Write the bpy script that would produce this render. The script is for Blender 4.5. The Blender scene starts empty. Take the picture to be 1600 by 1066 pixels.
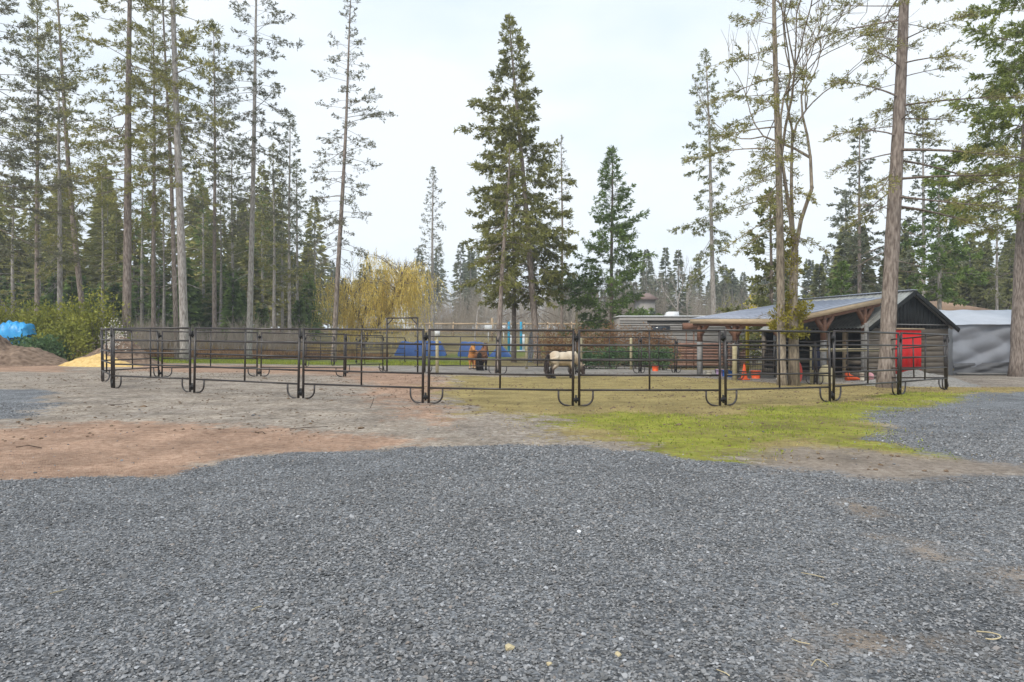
import bpy, math, random
import numpy as np
from math import radians, sin, cos, pi, sqrt, atan2
from mathutils import Vector

S = bpy.context.scene
C = S.collection
# ---------------------------------------------------------------- camera, sky, sun, exposure
CAMH, F, HOR = 1.24, 1067.0, 537.0
cam = bpy.data.cameras.new('camera')
cam.sensor_width = 36.0; cam.lens = 24.0; cam.clip_start = 0.05; cam.clip_end = 3000
cam.shift_y = 4.0/1600
camo = bpy.data.objects.new('camera', cam); C.objects.link(camo)
camo.location = (0, 0, CAMH); camo.rotation_euler = (radians(90), 0, 0)
S.camera = camo
SUN_EL, SUN_AZ = 48.0, 215.0      # sun behind the camera's left shoulder, veiled by cloud
w = bpy.data.worlds.new('World'); S.world = w; w.use_nodes = True
nt = w.node_tree; nt.nodes.clear()
def wn(t, **k):
    n = nt.nodes.new(t)
    for a, b in k.items(): setattr(n, a, b)
    return n
sky = wn('ShaderNodeTexSky', sky_type='NISHITA'); sky.sun_disc = False
sky.sun_elevation = radians(SUN_EL); sky.sun_rotation = radians(SUN_AZ); sky.air_density = 1.0; sky.dust_density = 2.0
skm = wn('ShaderNodeVectorMath', operation='SCALE'); skm.inputs['Scale'].default_value = 0.10
tc = wn('ShaderNodeTexCoord'); mp = wn('ShaderNodeMapping'); mp.inputs['Scale'].default_value = (1.0, 1.0, 2.6)
nz = wn('ShaderNodeTexNoise'); nz.inputs['Scale'].default_value = 1.7; nz.inputs['Detail'].default_value = 5; nz.inputs['Roughness'].default_value = 0.5
rp = wn('ShaderNodeValToRGB'); rp.color_ramp.elements[0].position = 0.36; rp.color_ramp.elements[1].position = 0.60
rp.color_ramp.elements[0].color = (0.44, 0.525, 0.61, 1); rp.color_ramp.elements[1].color = (0.60, 0.635, 0.665, 1)
mx = wn('ShaderNodeMix', data_type='RGBA'); mx.inputs[0].default_value = 0.92
bg = wn('ShaderNodeBackground'); bg.inputs['Strength'].default_value = 1.0
wo = wn('ShaderNodeOutputWorld'); L = nt.links.new
L(sky.outputs[0], skm.inputs[0]); L(tc.outputs['Generated'], mp.inputs[0]); L(mp.outputs[0], nz.inputs['Vector'])
L(nz.outputs['Fac'], rp.inputs[0]); L(skm.outputs[0], mx.inputs[6]); L(rp.outputs[0], mx.inputs[7])
L(mx.outputs[2], bg.inputs[0]); L(bg.outputs[0], wo.inputs[0])
sl = bpy.data.lights.new('sun', 'SUN'); sl.energy = 1.4; sl.angle = radians(15); sl.color = (1.0, 0.95, 0.87)
so = bpy.data.objects.new('sun', sl); C.objects.link(so)
_d = Vector((sin(radians(SUN_AZ))*cos(radians(SUN_EL)), cos(radians(SUN_AZ))*cos(radians(SUN_EL)), sin(radians(SUN_EL))))
so.rotation_euler = _d.to_track_quat('Z', 'Y').to_euler()
S.view_settings.view_transform = 'Standard'; S.view_settings.look = 'None'
S.view_settings.exposure = 0.86; S.view_settings.gamma = 1.0; S.view_settings.use_curve_mapping = False

# ---------------------------------------------------------------- helpers
RNG = np.random.default_rng(7)
def PX(px, Y): return (px-800.0)*Y/F
def PZ(py, Y): return CAMH+(HOR-py)*Y/F
def sst(a, b, x):
    t = np.clip((np.asarray(x, float)-a)/(b-a), 0, 1); return t*t*(3-2*t)
def terr(x, y):
    x = np.asarray(x, float); y = np.asarray(y, float)
    left = 0.0125*np.clip(-x, 0, 40)*sst(7, 14, y)
    rb = -0.2*sst(5.5, 10, x)*sst(17, 24, y)*(1-sst(42, 55, y))
    back = 0.047*(np.clip(y, 48, 125)-48)*sst(46, 58, y)
    return left+rb+back
def T(x, y): return float(terr(x, y))

class MB:
    """collects geometry for ONE mesh"""
    def __init__(s): s.v = []; s.t = []; s.q = []; s.tm = []; s.qm = []; s.n = 0
    def add(s, v, tris=None, quads=None, m=0):
        v = np.asarray(v, float).reshape(-1, 3)
        if tris is not None and len(tris): 
            s.t.append(np.asarray(tris, int).reshape(-1, 3)+s.n); s.tm.append(np.full(len(s.t[-1]), m))
        if quads is not None and len(quads):
            s.q.append(np.asarray(quads, int).reshape(-1, 4)+s.n); s.qm.append(np.full(len(s.q[-1]), m))
        s.v.append(v); s.n += len(v); return s
    def box(s, c, d, rz=0.0, m=0, rot=None):
        sx, sy, sz = [k/2 for k in d]
        v = np.array([[x, y, z] for z in (-sz, sz) for y in (-sy, sy) for x in (-sx, sx)])
        if rot is not None: v = v@np.asarray(rot).T
        elif rz:
            a = np.array([[cos(rz), -sin(rz), 0], [sin(rz), cos(rz), 0], [0, 0, 1]]); v = v@a.T
        return s.add(v+np.asarray(c, float), quads=[[0, 2, 3, 1], [4, 5, 7, 6], [0, 1, 5, 4], [2, 6, 7, 3], [0, 4, 6, 2], [1, 3, 7, 5]], m=m)
    def beam(s, a, b, wd, ht, m=0):
        a = np.asarray(a, float); b = np.asarray(b, float); d = b-a; l = np.linalg.norm(d); d = d/l
        up = np.array([0, 0, 1.0]) if abs(d[2]) < 0.95 else np.array([0, 1.0, 0])
        y = np.cross(up, d); y /= np.linalg.norm(y); z = np.cross(d, y)
        return s.box((a+b)/2, (l, wd, ht), m=m, rot=np.stack([d, y, z], 1))
    def tube(s, pts, r, n=8, m=0, cap=True):
        p = np.asarray(pts, float); k = len(p); r = np.broadcast_to(np.asarray(r, float), (k,))
        t = np.gradient(p, axis=0); t /= np.linalg.norm(t, axis=1)[:, None]+1e-12
        ref = np.array([0, 0, 1.0]) if abs(t[0][2]) < 0.9 else np.array([1.0, 0, 0])
        u = np.cross(t, ref); u /= np.linalg.norm(u, axis=1)[:, None]+1e-12; wv = np.cross(t, u)
        a = np.arange(n)*2*pi/n
        v = p[:, None, :]+r[:, None, None]*(np.cos(a)[None, :, None]*u[:, None, :]+np.sin(a)[None, :, None]*wv[:, None, :])
        i = np.arange(k-1)[:, None]*n; j = np.arange(n)[None, :]; j2 = (j+1) % n
        q = np.stack([i+j, i+j2, i+n+j2, i+n+j], -1).reshape(-1, 4)
        v = v.reshape(-1, 3); tr = []
        if cap:
            v = np.vstack([v, p[0], p[-1]]); b = k*n
            for jj in range(n):
                tr.append([b, (jj+1) % n, jj]); tr.append([b+1, (k-1)*n+jj, (k-1)*n+(jj+1) % n])
        return s.add(v, tris=tr, quads=q, m=m)
    def sticks(s, a, b, ra, rb, m=0):
        a = np.asarray(a, float); b = np.asarray(b, float); N = len(a)
        if N == 0: return s
        ra = np.broadcast_to(np.asarray(ra, float), (N,)); rb = np.broadcast_to(np.asarray(rb, float), (N,))
        d = b-a; d = d/(np.linalg.norm(d, axis=1)[:, None]+1e-9)
        ref = np.where(np.abs(d[:, 2:3]) < 0.9, np.array([[0, 0, 1.0]]), np.array([[1.0, 0, 0]]))
        u = np.cross(d, ref); u /= np.linalg.norm(u, axis=1)[:, None]+1e-9; wv = np.cross(d, u)
        out = []
        for P, R in ((a, ra), (b, rb)):
            for k in range(3):
                an = k*2*pi/3; out.append(P+R[:, None]*(cos(an)*u+sin(an)*wv))
        v = np.stack(out, 1).reshape(-1, 3); o = np.arange(N)[:, None, None]*6
        q = np.array([[0, 1, 4, 3], [1, 2, 5, 4], [2, 0, 3, 5]])[None]+o
        return s.add(v, quads=q.reshape(-1, 4), m=m)
    def blades(s, p, d, ln, wd, m=0, mid=0.55):
        """flat leaf diamonds from p along d"""
        p = np.asarray(p, float); d = np.asarray(d, float); N = len(p)
        if N == 0: return s
        ln = np.broadcast_to(np.asarray(ln, float), (N,))[:, None]; wd = np.broadcast_to(np.asarray(wd, float), (N,))[:, None]
        d = d/(np.linalg.norm(d, axis=1)[:, None]+1e-9)
        r = RNG.normal(size=(N, 3)); u = np.cross(d, r); u /= np.linalg.norm(u, axis=1)[:, None]+1e-9
        c = p+d*ln*mid
        v = np.stack([p, c+u*wd/2, p+d*ln, c-u*wd/2], 1).reshape(-1, 3)
        q = np.arange(N*4).reshape(-1, 4)
        return s.add(v, quads=q, m=m)
    def mesh(s, name, mats, off=(0, 0, 0), smooth=False):
        me = bpy.data.meshes.new(name)
        v = np.vstack(s.v)-np.asarray(off, float)
        t = np.vstack(s.t) if s.t else np.zeros((0, 3), int); q = np.vstack(s.q) if s.q else np.zeros((0, 4), int)
        me.vertices.add(len(v)); me.vertices.foreach_set('co', v.astype(np.float32).ravel())
        li = np.concatenate([t.ravel(), q.ravel()]); me.loops.add(len(li)); me.loops.foreach_set('vertex_index', li.astype(np.int32))
        st = np.concatenate([np.arange(len(t))*3, len(t)*3+np.arange(len(q))*4]).astype(np.int32)
        me.polygons.add(len(st)); me.polygons.foreach_set('loop_start', st)
        mi = np.concatenate([np.concatenate(s.tm) if s.tm else [], np.concatenate(s.qm) if s.qm else []]).astype(np.int32)
        me.polygons.foreach_set('material_index', mi)
        if smooth: me.polygons.foreach_set('use_smooth', np.ones(len(st), bool))
        me.update(calc_edges=True); me.validate()
        for m in (mats if isinstance(mats, (list, tuple)) else [mats]): me.materials.append(m)
        return me

def tag(o, label=None, cat=None, group=None, kind=None):
    if label: o['label'] = label
    if cat: o['category'] = cat
    if group: o['group'] = group
    if kind: o['kind'] = kind
    return o
def thing(name, label, cat, loc, group=None, rz=0.0):
    o = bpy.data.objects.new(name, None); C.objects.link(o); o.location = loc; o.rotation_euler = (0, 0, rz)
    o.empty_display_size = 0.2
    return tag(o, label, cat, group)
def root_loc(o):
    while o.parent: o = o.parent
    return o.location
def part(name, mb, mats, parent=None, smooth=False, local=False):
    off = (0, 0, 0) if (parent is None or local) else root_loc(parent)
    o = bpy.data.objects.new(name, mb.mesh(name, mats, off, smooth)); C.objects.link(o)
    if parent is not None: o.parent = parent
    return o
def lone(name, mb, mats, label, cat, loc, smooth=False, group=None):
    """a thing that is a single mesh, origin at its base"""
    o = bpy.data.objects.new(name, mb.mesh(name, mats, loc, smooth)); C.objects.link(o); o.location = loc
    return tag(o, label, cat, group)
def copy_tree(o, parent=None):
    c = o.copy(); C.objects.link(c); c.parent = parent
    for ch in list(o.children): copy_tree(ch, c)
    return c

# ---------------------------------------------------------------- materials
def mat(name, col, rough=0.8, var=0.15, scale=6.0, bump=0.0, bscale=30.0, metal=0.0, col2=None, island=0.0, transl=0.0, stretch=None, spec=0.3):
    m = bpy.data.materials.new(name); m.use_nodes = True; n = m.node_tree; n.nodes.clear(); K = n.links.new
    out = n.nodes.new('ShaderNodeOutputMaterial'); b = n.nodes.new('ShaderNodeBsdfPrincipled')
    b.inputs['Roughness'].default_value = rough; b.inputs['Metallic'].default_value = metal; b.inputs['Specular IOR Level'].default_value = spec
    t = n.nodes.new('ShaderNodeTexCoord'); src = t.outputs['Object']
    if stretch:
        mpn = n.nodes.new('ShaderNodeMapping'); mpn.inputs['Scale'].default_value = stretch; K(src, mpn.inputs[0]); src = mpn.outputs[0]
    z = n.nodes.new('ShaderNodeTexNoise'); z.inputs['Scale'].default_value = scale; z.inputs['Detail'].default_value = 4; K(src, z.inputs['Vector'])
    r = n.nodes.new('ShaderNodeValToRGB'); r.color_ramp.elements[0].position = 0.3; r.color_ramp.elements[1].position = 0.7
    c = np.array(col); lo = c*(1-var) if col2 is None else c; hi = c*(1+var) if col2 is None else np.array(col2)
    r.color_ramp.elements[0].color = (*lo, 1); r.color_ramp.elements[1].color = (*np.clip(hi, 0, 1), 1)
    K(z.outputs['Fac'], r.inputs[0]); csock = r.outputs[0]
    if island:
        g = n.nodes.new('ShaderNodeNewGeometry'); mr = n.nodes.new('ShaderNodeMapRange')
        mr.inputs['To Min'].default_value = 1-island; mr.inputs['To Max'].default_value = 1+island
        K(g.outputs['Random Per Island'], mr.inputs[0])
        vm = n.nodes.new('ShaderNodeVectorMath'); vm.operation = 'SCALE'; K(csock, vm.inputs[0]); K(mr.outputs[0], vm.inputs['Scale']); csock = vm.outputs[0]
    K(csock, b.inputs['Base Color'])
    if bump:
        z2 = n.nodes.new('ShaderNodeTexNoise'); z2.inputs['Scale'].default_value = bscale; z2.inputs['Detail'].default_value = 5; K(src, z2.inputs['Vector'])
        bp = n.nodes.new('ShaderNodeBump'); bp.inputs['Strength'].default_value = bump; bp.inputs['Distance'].default_value = 0.03
        K(z2.outputs['Fac'], bp.inputs['Height']); K(bp.outputs[0], b.inputs['Normal'])
    if transl:
        tr = n.nodes.new('ShaderNodeBsdfTranslucent'); K(csock, tr.inputs['Color']); ms = n.nodes.new('ShaderNodeMixShader'); ms.inputs[0].default_value = transl
        K(b.outputs[0], ms.inputs[1]); K(tr.outputs[0], ms.inputs[2]); K(ms.outputs[0], out.inputs[0])
    else: K(b.outputs[0], out.inputs[0])
    return m
def leafmat(name, a, b2): return mat(name, a, rough=0.6, scale=0.9, col2=b2, island=0.35, transl=0.38, spec=0.25)
M = {}
M['bark'] = mat('bark_grey_brown', (.13, .098, .08), .92, scale=8, col2=(.40, .335, .29), bump=1.0, bscale=22, stretch=(2.2, 2.2, .5), spec=.15)
M['bark_pale'] = mat('bark_pale_lichen', (.20, .17, .15), .92, scale=8, col2=(.55, .51, .47), bump=1.0, bscale=22, stretch=(2.2, 2.2, .5), spec=.15)
M['bark_dark'] = mat('bark_dark', (0.118, 0.094, 0.077), .9, scale=3, col2=(0.224, 0.183, 0.153), bump=.8, bscale=14)
M['bark_moss'] = mat('bark_mossy', (.15, .12, .095), .92, scale=8, col2=(.43, .36, .27), bump=1.0, bscale=22, stretch=(2.2, 2.2, .5), spec=.15)
M['twig'] = mat('bare_twig', (.30, .25, .20), .9, scale=1.0, col2=(.46, .40, .33), island=.25)
M['needle_dark'] = leafmat('needles_dark', (0.142, 0.142, 0.101), (0.260, 0.260, 0.159))
M['needle'] = leafmat('needles_green', (.150, .165, .065), (.290, .295, .105))
M['needle_olive'] = leafmat('needles_olive', (0.197, 0.205, 0.069), (0.412, 0.381, 0.129))
M['needle_fresh'] = leafmat('needles_fresh', (.105, .165, .055), (.235, .315, .085))
M['needle_blue'] = leafmat('needles_bluish', (.135, .155, .105), (.245, .26, .165))
M['needle_pine'] = leafmat('needles_pine', (.165, .172, .060), (.320, .315, .095))
M['needle_bright'] = leafmat('needles_bright', (.155, .205, .055), (.33, .37, .09))
M['willow'] = leafmat('willow_catkins', (.60, .46, .11), (.86, .70, .22))
M['moss_leaf'] = leafmat('moss_leaf', (.19, .18, .03), (.40, .34, .05))
M['shrub'] = leafmat('shrub_leaf', (0.176, 0.203, 0.041), (0.446, 0.432, 0.081))
M['laurel'] = leafmat('laurel_leaf', (0.058, 0.124, 0.046), (0.195, 0.286, 0.130))
M['bracken'] = leafmat('dead_bracken', (0.230, 0.121, 0.057), (0.414, 0.253, 0.127))
M['yellow_leaf'] = leafmat('yellow_blossom', (.55, .45, .04), (.75, .62, .08))
M['white_leaf'] = leafmat('white_blossom', (.65, .62, .55), (.85, .83, .78))
M['dry_grass'] = leafmat('dry_grass', (.34, .25, .11), (.52, .40, .20))
M['grass'] = leafmat('grass_blade', (.18, .25, .035), (.40, .42, .06))
M['pipe'] = mat('dark_painted_pipe', (.030, .022, .019), .38, var=.35, scale=9, spec=.6)
M['bracket'] = mat('black_bracket', (.015, .014, .014), .5)
M['straw'] = mat('straw', (.50, .42, .26), .8, var=.25)

# ---------------------------------------------------------------- ground
def vnoise(x, y, sc, seed=0):
    r = np.random.default_rng(seed); tb = r.random((256, 256)); x = np.asarray(x)*sc+1000; y = np.asarray(y)*sc+1000
    xi = np.floor(x).astype(int); yi = np.floor(y).astype(int); fx = x-xi; fy = y-yi
    fx = fx*fx*(3-2*fx); fy = fy*fy*(3-2*fy)
    g = lambda a, b: tb[a % 256, b % 256]
    return (g(xi, yi)*(1-fx)+g(xi+1, yi)*fx)*(1-fy)+(g(xi, yi+1)*(1-fx)+g(xi+1, yi+1)*fx)*fy
def fbm(x, y, sc, seed=0): return (vnoise(x, y, sc, seed)+.5*vnoise(x, y, sc*2.1, seed+1)+.25*vnoise(x, y, sc*4.3, seed+2))/1.75-.5
def gp(px, py):
    Y = F*CAMH/(py-HOR); return (PX(px, Y), Y)
def polyw(x, y, pix, soft, amp, sc, seed):
    P = np.array([gp(*p) for p in pix]); x = np.asarray(x); y = np.asarray(y)
    ins = np.zeros(x.shape, bool); dm = np.full(x.shape, 1e9)
    for i in range(len(P)):
        a = P[i]; b = P[(i+1) % len(P)]; e = b-a
        t = np.clip(((x-a[0])*e[0]+(y-a[1])*e[1])/(e@e), 0, 1)
        dm = np.minimum(dm, np.hypot(x-a[0]-t*e[0], y-a[1]-t*e[1]))
        cr = ((a[1] > y) != (b[1] > y)) & (x < (b[0]-a[0])*(y-a[1])/(b[1]-a[1]+1e-12)+a[0]); ins ^= cr
    sd = np.where(ins, dm, -dm)+fbm(x, y, sc, seed)*amp
    return sst(-soft, soft, sd)
ZONES = {
 'w_gravel': [([(-900, 750), (0, 750), (250, 746), (330, 731), (400, 713), (500, 707), (600, 703), (680, 696), (800, 694), (900, 695), (960, 702), (1040, 709), (1085, 722), (1200, 729), (1300, 735), (1420, 748), (1560, 742), (2600, 745), (6000, 2500), (-6000, 2500)], .12, .35, 1.3),
              ([(1385, 655), (1440, 632), (1500, 619), (1600, 611), (2600, 612), (2600, 730), (1600, 728), (1470, 705), (1400, 680)], .5, 1.6, .6),
              ([(-700, 622), (30, 619), (75, 630), (60, 652), (0, 668), (-700, 672)], .4, 1.2, .6)],
 'w_red': [([(-600, 672), (0, 672), (150, 664), (330, 664), (470, 672), (640, 690), (560, 703), (430, 712), (330, 735), (250, 752), (-600, 760)], .5, .9, .7),
           ([(555, 586), (640, 583), (690, 592), (720, 640), (700, 668), (640, 660), (560, 615)], .7, 1.4, .5),
           ([(200, 577), (420, 576), (600, 577), (600, 590), (200, 588)], 1.2, 2.0, .3),
           ([(-500, 576), (120, 577), (110, 590), (-500, 598)], .8, 1.5, .4)],
 'w_grass': [([(690, 588), (1135, 588), (1500, 596), (1900, 600), (1900, 612), (1500, 617), (1440, 650), (1480, 716), (1250, 722), (1090, 717), (1000, 702), (930, 690), (870, 660), (720, 645), (680, 610)], .6, 1.6, .6)],
 'w_moss': [([(860, 648), (1000, 640), (1130, 650), (1300, 628), (1420, 615), (1550, 609), (1560, 613), (1440, 640), (1395, 660), (1440, 690), (1420, 704), (1290, 700), (1200, 700), (1100, 716), (1010, 700), (960, 692), (1000, 676), (900, 662)], .5, 1.5, .8)],
 'w_sand': [([(620, 566), (1130, 568), (1380, 575), (1370, 590), (1130, 588), (680, 586), (600, 582)], 1.5, 1.5, .4)],
 'w_green': [([(225, 563), (640, 564), (820, 556), (900, 557), (800, 562), (620, 574), (230, 574)], 1.2, 3, .3)],
 'w_dirt': [([(1180, 704), (1300, 700), (1420, 712), (1600, 728), (1600, 742), (1420, 750), (1280, 735), (1200, 728)], .25, .6, 1.2),
            ([(1290, 775), (1330, 772), (1400, 805), (1370, 815), (1300, 795)], .18, .5, 1.6), ([(1380, 830), (1420, 835), (1500, 870), (1470, 885), (1400, 860)], .15, .45, 1.8),
            ([(1530, 890), (1640, 880), (1660, 940), (1570, 925)], .15, .4, 1.8), ([(1300, 985), (1370, 975), (1400, 1010), (1330, 1030)], .1, .35, 2.2),
            ([(1420, 985), (1500, 975), (1540, 1000), (1450, 1015)], .1, .35, 2.2), ([(1230, 1020), (1330, 1035), (1300, 1066), (1240, 1060)], .1, .3, 2.4)],
}
def weights(x, y):
    W = {}; k = 0
    for z, ps in ZONES.items():
        a = np.zeros(np.shape(x))
        for p in ps:
            k += 1; so_ = max(p[1]*2.6, .4); so_ = so_ if z != 'w_dirt' else so_*1.3
            a = np.maximum(a, polyw(x, y, p[0], so_, p[2]*1.3, p[3], 40+3*k))
        W[z] = a
    # beyond the pen: scrubby olive grass, brown banks
    W['w_back'] = sst(34, 40, y+fbm(x, y, .12, 5)*6)
    return W
def grow(a, b, st, k): 
    o = []; 
    while a < b: o.append(a); a += st; st *= k
    return o
gx = np.array(sorted(set([round(v, 3) for v in np.arange(-13, 13, .13)]+[13+v for v in grow(0, 500, .2, 1.09)]+[-13-v for v in grow(.13, 500, .2, 1.09)])))
gy = np.array(grow(-30, -1, 4, .9)+list(np.arange(-1, 18, .1))+list(np.arange(18, 34, .25))+[34+v for v in grow(0, 900, .4, 1.06)])
gy = np.unique(gy); XX, YY = np.meshgrid(gx, gy); nx, ny = len(gx), len(gy)
ZZ = terr(XX, YY)+fbm(XX, YY, .5, 3)*.05*sst(4, 10, YY)+fbm(XX, YY, 2.5, 9)*.018
Wt = weights(XX, YY)
gm = MB(); idx = np.arange(nx*ny).reshape(ny, nx)
gm.add(np.stack([XX, YY, ZZ], -1).reshape(-1, 3), quads=np.stack([idx[:-1, :-1], idx[:-1, 1:], idx[1:, 1:], idx[1:, :-1]], -1).reshape(-1, 4))
def ground_mat():
    m = bpy.data.materials.new('ground_mixed'); m.use_nodes = True; n = m.node_tree; n.nodes.clear(); K = n.links.new
    N = n.nodes.new; out = N('ShaderNodeOutputMaterial'); b = N('ShaderNodeBsdfPrincipled'); b.inputs['Roughness'].default_value = .95; b.inputs['Specular IOR Level'].default_value = .15
    t = N('ShaderNodeTexCoord')
    def noise(sc, det=5, ro=.6):
        z = N('ShaderNodeTexNoise'); z.inputs['Scale'].default_value = sc; z.inputs['Detail'].default_value = det; z.inputs['Roughness'].default_value = ro; K(t.outputs['Object'], z.inputs['Vector']); return z.outputs['Fac']
    def ramp(f, cols, p0=.3, p1=.7):
        p0 = .5-(.5-p0)*.42; p1 = .5+(p1-.5)*.42
        r = N('ShaderNodeValToRGB'); e = r.color_ramp.elements; e[0].position = p0; e[1].position = p1; e[0].color = (*cols[0], 1); e[1].color = (*cols[-1], 1)
        if len(cols) == 3: q = e.new((p0+p1)/2); q.color = (*cols[1], 1)
        K(f, r.inputs[0]); return r.outputs[0]
    def mixc(f, a, c):
        x = N('ShaderNodeMix'); x.data_type = 'RGBA'; K(f, x.inputs[0]); K(a, x.inputs[6]); K(c, x.inputs[7]); return x.outputs[2]
    fine = noise(11, 8, .85); mid = noise(3.5, 7, .75); big = noise(.7, 4)
    vor = N('ShaderNodeTexVoronoi'); vor.inputs['Scale'].default_value = 60; K(t.outputs['Object'], vor.inputs['Vector'])
    sep = N('ShaderNodeSeparateColor'); K(vor.outputs['Color'], sep.inputs[0])
    edge = noise(2.2, 10, .82)
    def fac(att, lo=.3, hi=.7, amt=1.0):
        amt *= 2.3; lo = .5-(.5-lo)*.55; hi = .5+(hi-.5)*.55
        a = N('ShaderNodeAttribute'); a.attribute_name = att
        q = N('ShaderNodeMath'); q.operation = 'MULTIPLY_ADD'; K(edge, q.inputs[0]); q.inputs[1].default_value = amt; 
        q2 = N('ShaderNodeMath'); q2.operation = 'ADD'; K(a.outputs['Fac'], q.inputs[2]); K(q.outputs[0], q2.inputs[0]); q2.inputs[1].default_value = -amt/2
        r = N('ShaderNodeMapRange'); r.interpolation_type = 'SMOOTHSTEP'; r.inputs[1].default_value = lo; r.inputs[2].default_value = hi; K(q2.outputs[0], r.inputs[0]); return r.outputs[0]
    base = ramp(fine, [(.22, .18, .145), (.41, .345, .28), (.54, .475, .405)], .28, .72)
    base = mixc(ramp(big, [(0, 0, 0), (.55, .55, .55)], .3, .7), base, ramp(fine, [(.17, .14, .115), (.30, .255, .215), (.46, .42, .38)], .3, .7))
    base = mixc(ramp(mid, [(0, 0, 0), (.6, .6, .6)], .45, .75), base, ramp(fine, [(.20, .16, .125), (.34, .28, .22)]))
    red = ramp(fine, [(.25, .155, .105), (.44, .285, .20), (.53, .38, .285)], .2, .8)
    col = mixc(fac('w_red', .25, .85), base, red)
    sand = ramp(fine, [(.24, .215, .19), (.38, .35, .315)]); col = mixc(fac('w_sand', .2, .8), col, sand)
    dry = ramp(fine, [(.20, .145, .075), (.38, .30, .12), (.50, .42, .18)], .2, .8); dry = mixc(ramp(fine, [(0, 0, 0), (.5, .5, .5)], .5, .7), dry, ramp(mid, [(.20, .13, .08), (.31, .26, .09)]))
    col = mixc(fac('w_grass', .3, .7), col, dry)
    moss = ramp(fine, [(.17, .14, .055), (.33, .325, .05), (.52, .49, .07)], .2, .8); moss = mixc(ramp(big, [(0, 0, 0), (.75, .75, .75)], .35, .7), moss, ramp(mid, [(.20, .14, .075), (.27, .225, .075)], .3, .7))
    moss = mixc(ramp(fine, [(0, 0, 0), (.7, .7, .7)], .5, .68), moss, ramp(mid, [(.17, .23, .035), (.28, .35, .055)]))
    col = mixc(fac('w_moss', .3, .75, 1.1), col, moss)
    back = ramp(mid, [(.16, .12, .06), (.23, .18, .085), (.27, .235, .10)]); col = mixc(fac('w_back', .3, .7), col, back)
    green = ramp(fine, [(.12, .14, .035), (.21, .24, .055)]); col = mixc(fac('w_green', .3, .7), col, green)
    gr = ramp(sep.outputs[0], [(.10, .104, .11), (.205, .212, .223), (.34, .35, .365)], -.2, 1.2)
    gr = mixc(ramp(fine, [(0, 0, 0), (.55, .55, .55)], .4, .7), gr, ramp(mid, [(.14, .147, .16), (.215, .225, .24)]))
    gfac = fac('w_gravel', .32, .68, .9); col = mixc(gfac, col, gr)
    dirt = ramp(fine, [(.23, .185, .15), (.38, .32, .265)]); dm = N('ShaderNodeMath'); dm.operation = 'MULTIPLY'; K(fac('w_dirt', .2, 1.0, 1.0), dm.inputs[0]); dm.inputs[1].default_value = .95; col = mixc(dm.outputs[0], col, dirt)
    mot = N('ShaderNodeMapRange'); mot.inputs[1].default_value = .36; mot.inputs[2].default_value = .64; mot.inputs[3].default_value = .72; mot.inputs[4].default_value = 1.25; K(noise(1.15, 9, .7), mot.inputs[0])
    vs = N('ShaderNodeVectorMath'); vs.operation = 'SCALE'; K(col, vs.inputs[0]); K(mot.outputs[0], vs.inputs['Scale']); col = vs.outputs[0]
    K(col, b.inputs['Base Color'])
    h = N('ShaderNodeMath'); h.operation = 'ADD'; K(fine, h.inputs[0]); K(vor.outputs['Distance'], h.inputs[1])
    bp = N('ShaderNodeBump'); bp.inputs['Strength'].default_value = .8; bp.inputs['Distance'].default_value = .03; K(h.outputs[0], bp.inputs['Height']); K(bp.outputs[0], b.inputs['Normal'])
    K(b.outputs[0], out.inputs[0]); return m
M['ground'] = ground_mat()
ground = part('ground', gm, M['ground'], smooth=True); tag(ground, kind='structure')
for z, a in Wt.items():
    at = ground.data.attributes.new(z, 'FLOAT', 'POINT'); at.data.foreach_set('value', a.astype(np.float32).ravel())

# loose stones of the gravel drive: points carrying instanced stones
def stone_mesh(name, seed, mt):
    r = np.random.default_rng(seed); 
    v = np.array([[1, 0, 0], [-1, 0, 0], [0, 1, 0], [0, -1, 0], [0, 0, 1], [0, 0, -1], [.6, .6, .5], [-.6, .5, .55], [.5, -.6, .55], [-.55, -.6, .5]], float)
    v = v*(1+r.normal(size=v.shape)*.22); v[:, 2] *= .6
    import bmesh
    bm = bmesh.new()
    for c in v: bm.verts.new(c)
    bmesh.ops.convex_hull(bm, input=bm.verts[:]); me = bpy.data.meshes.new(name); bm.to_mesh(me); bm.free(); me.materials.append(mt)
    return bpy.data.objects.new(name, me)
def stone_mat():
    m = bpy.data.materials.new('gravel_stone'); m.use_nodes = True; n = m.node_tree; K = n.links.new; b = n.nodes['Principled BSDF']; b.inputs['Roughness'].default_value = .75; b.inputs['Specular IOR Level'].default_value = .3
    o = n.nodes.new('ShaderNodeObjectInfo'); r = n.nodes.new('ShaderNodeValToRGB'); e = r.color_ramp.elements
    e[0].position = 0; e[0].color = (.104, .103, .102, 1); e[1].position = 1; e[1].color = (.42, .425, .44, 1)
    for p, c in ((.3, (.16, .16, .161)), (.62, (.227, .227, .23)), (.88, (.302, .303, .308)), (.95, (.24, .205, .18)), (.97, (.36, .365, .375))):
        q = e.new(p); q.color = (*c, 1)
    K(o.outputs['Random'], r.inputs[0]); K(r.outputs[0], b.inputs['Base Color']); return m
M['stone'] = stone_mat()
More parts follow.
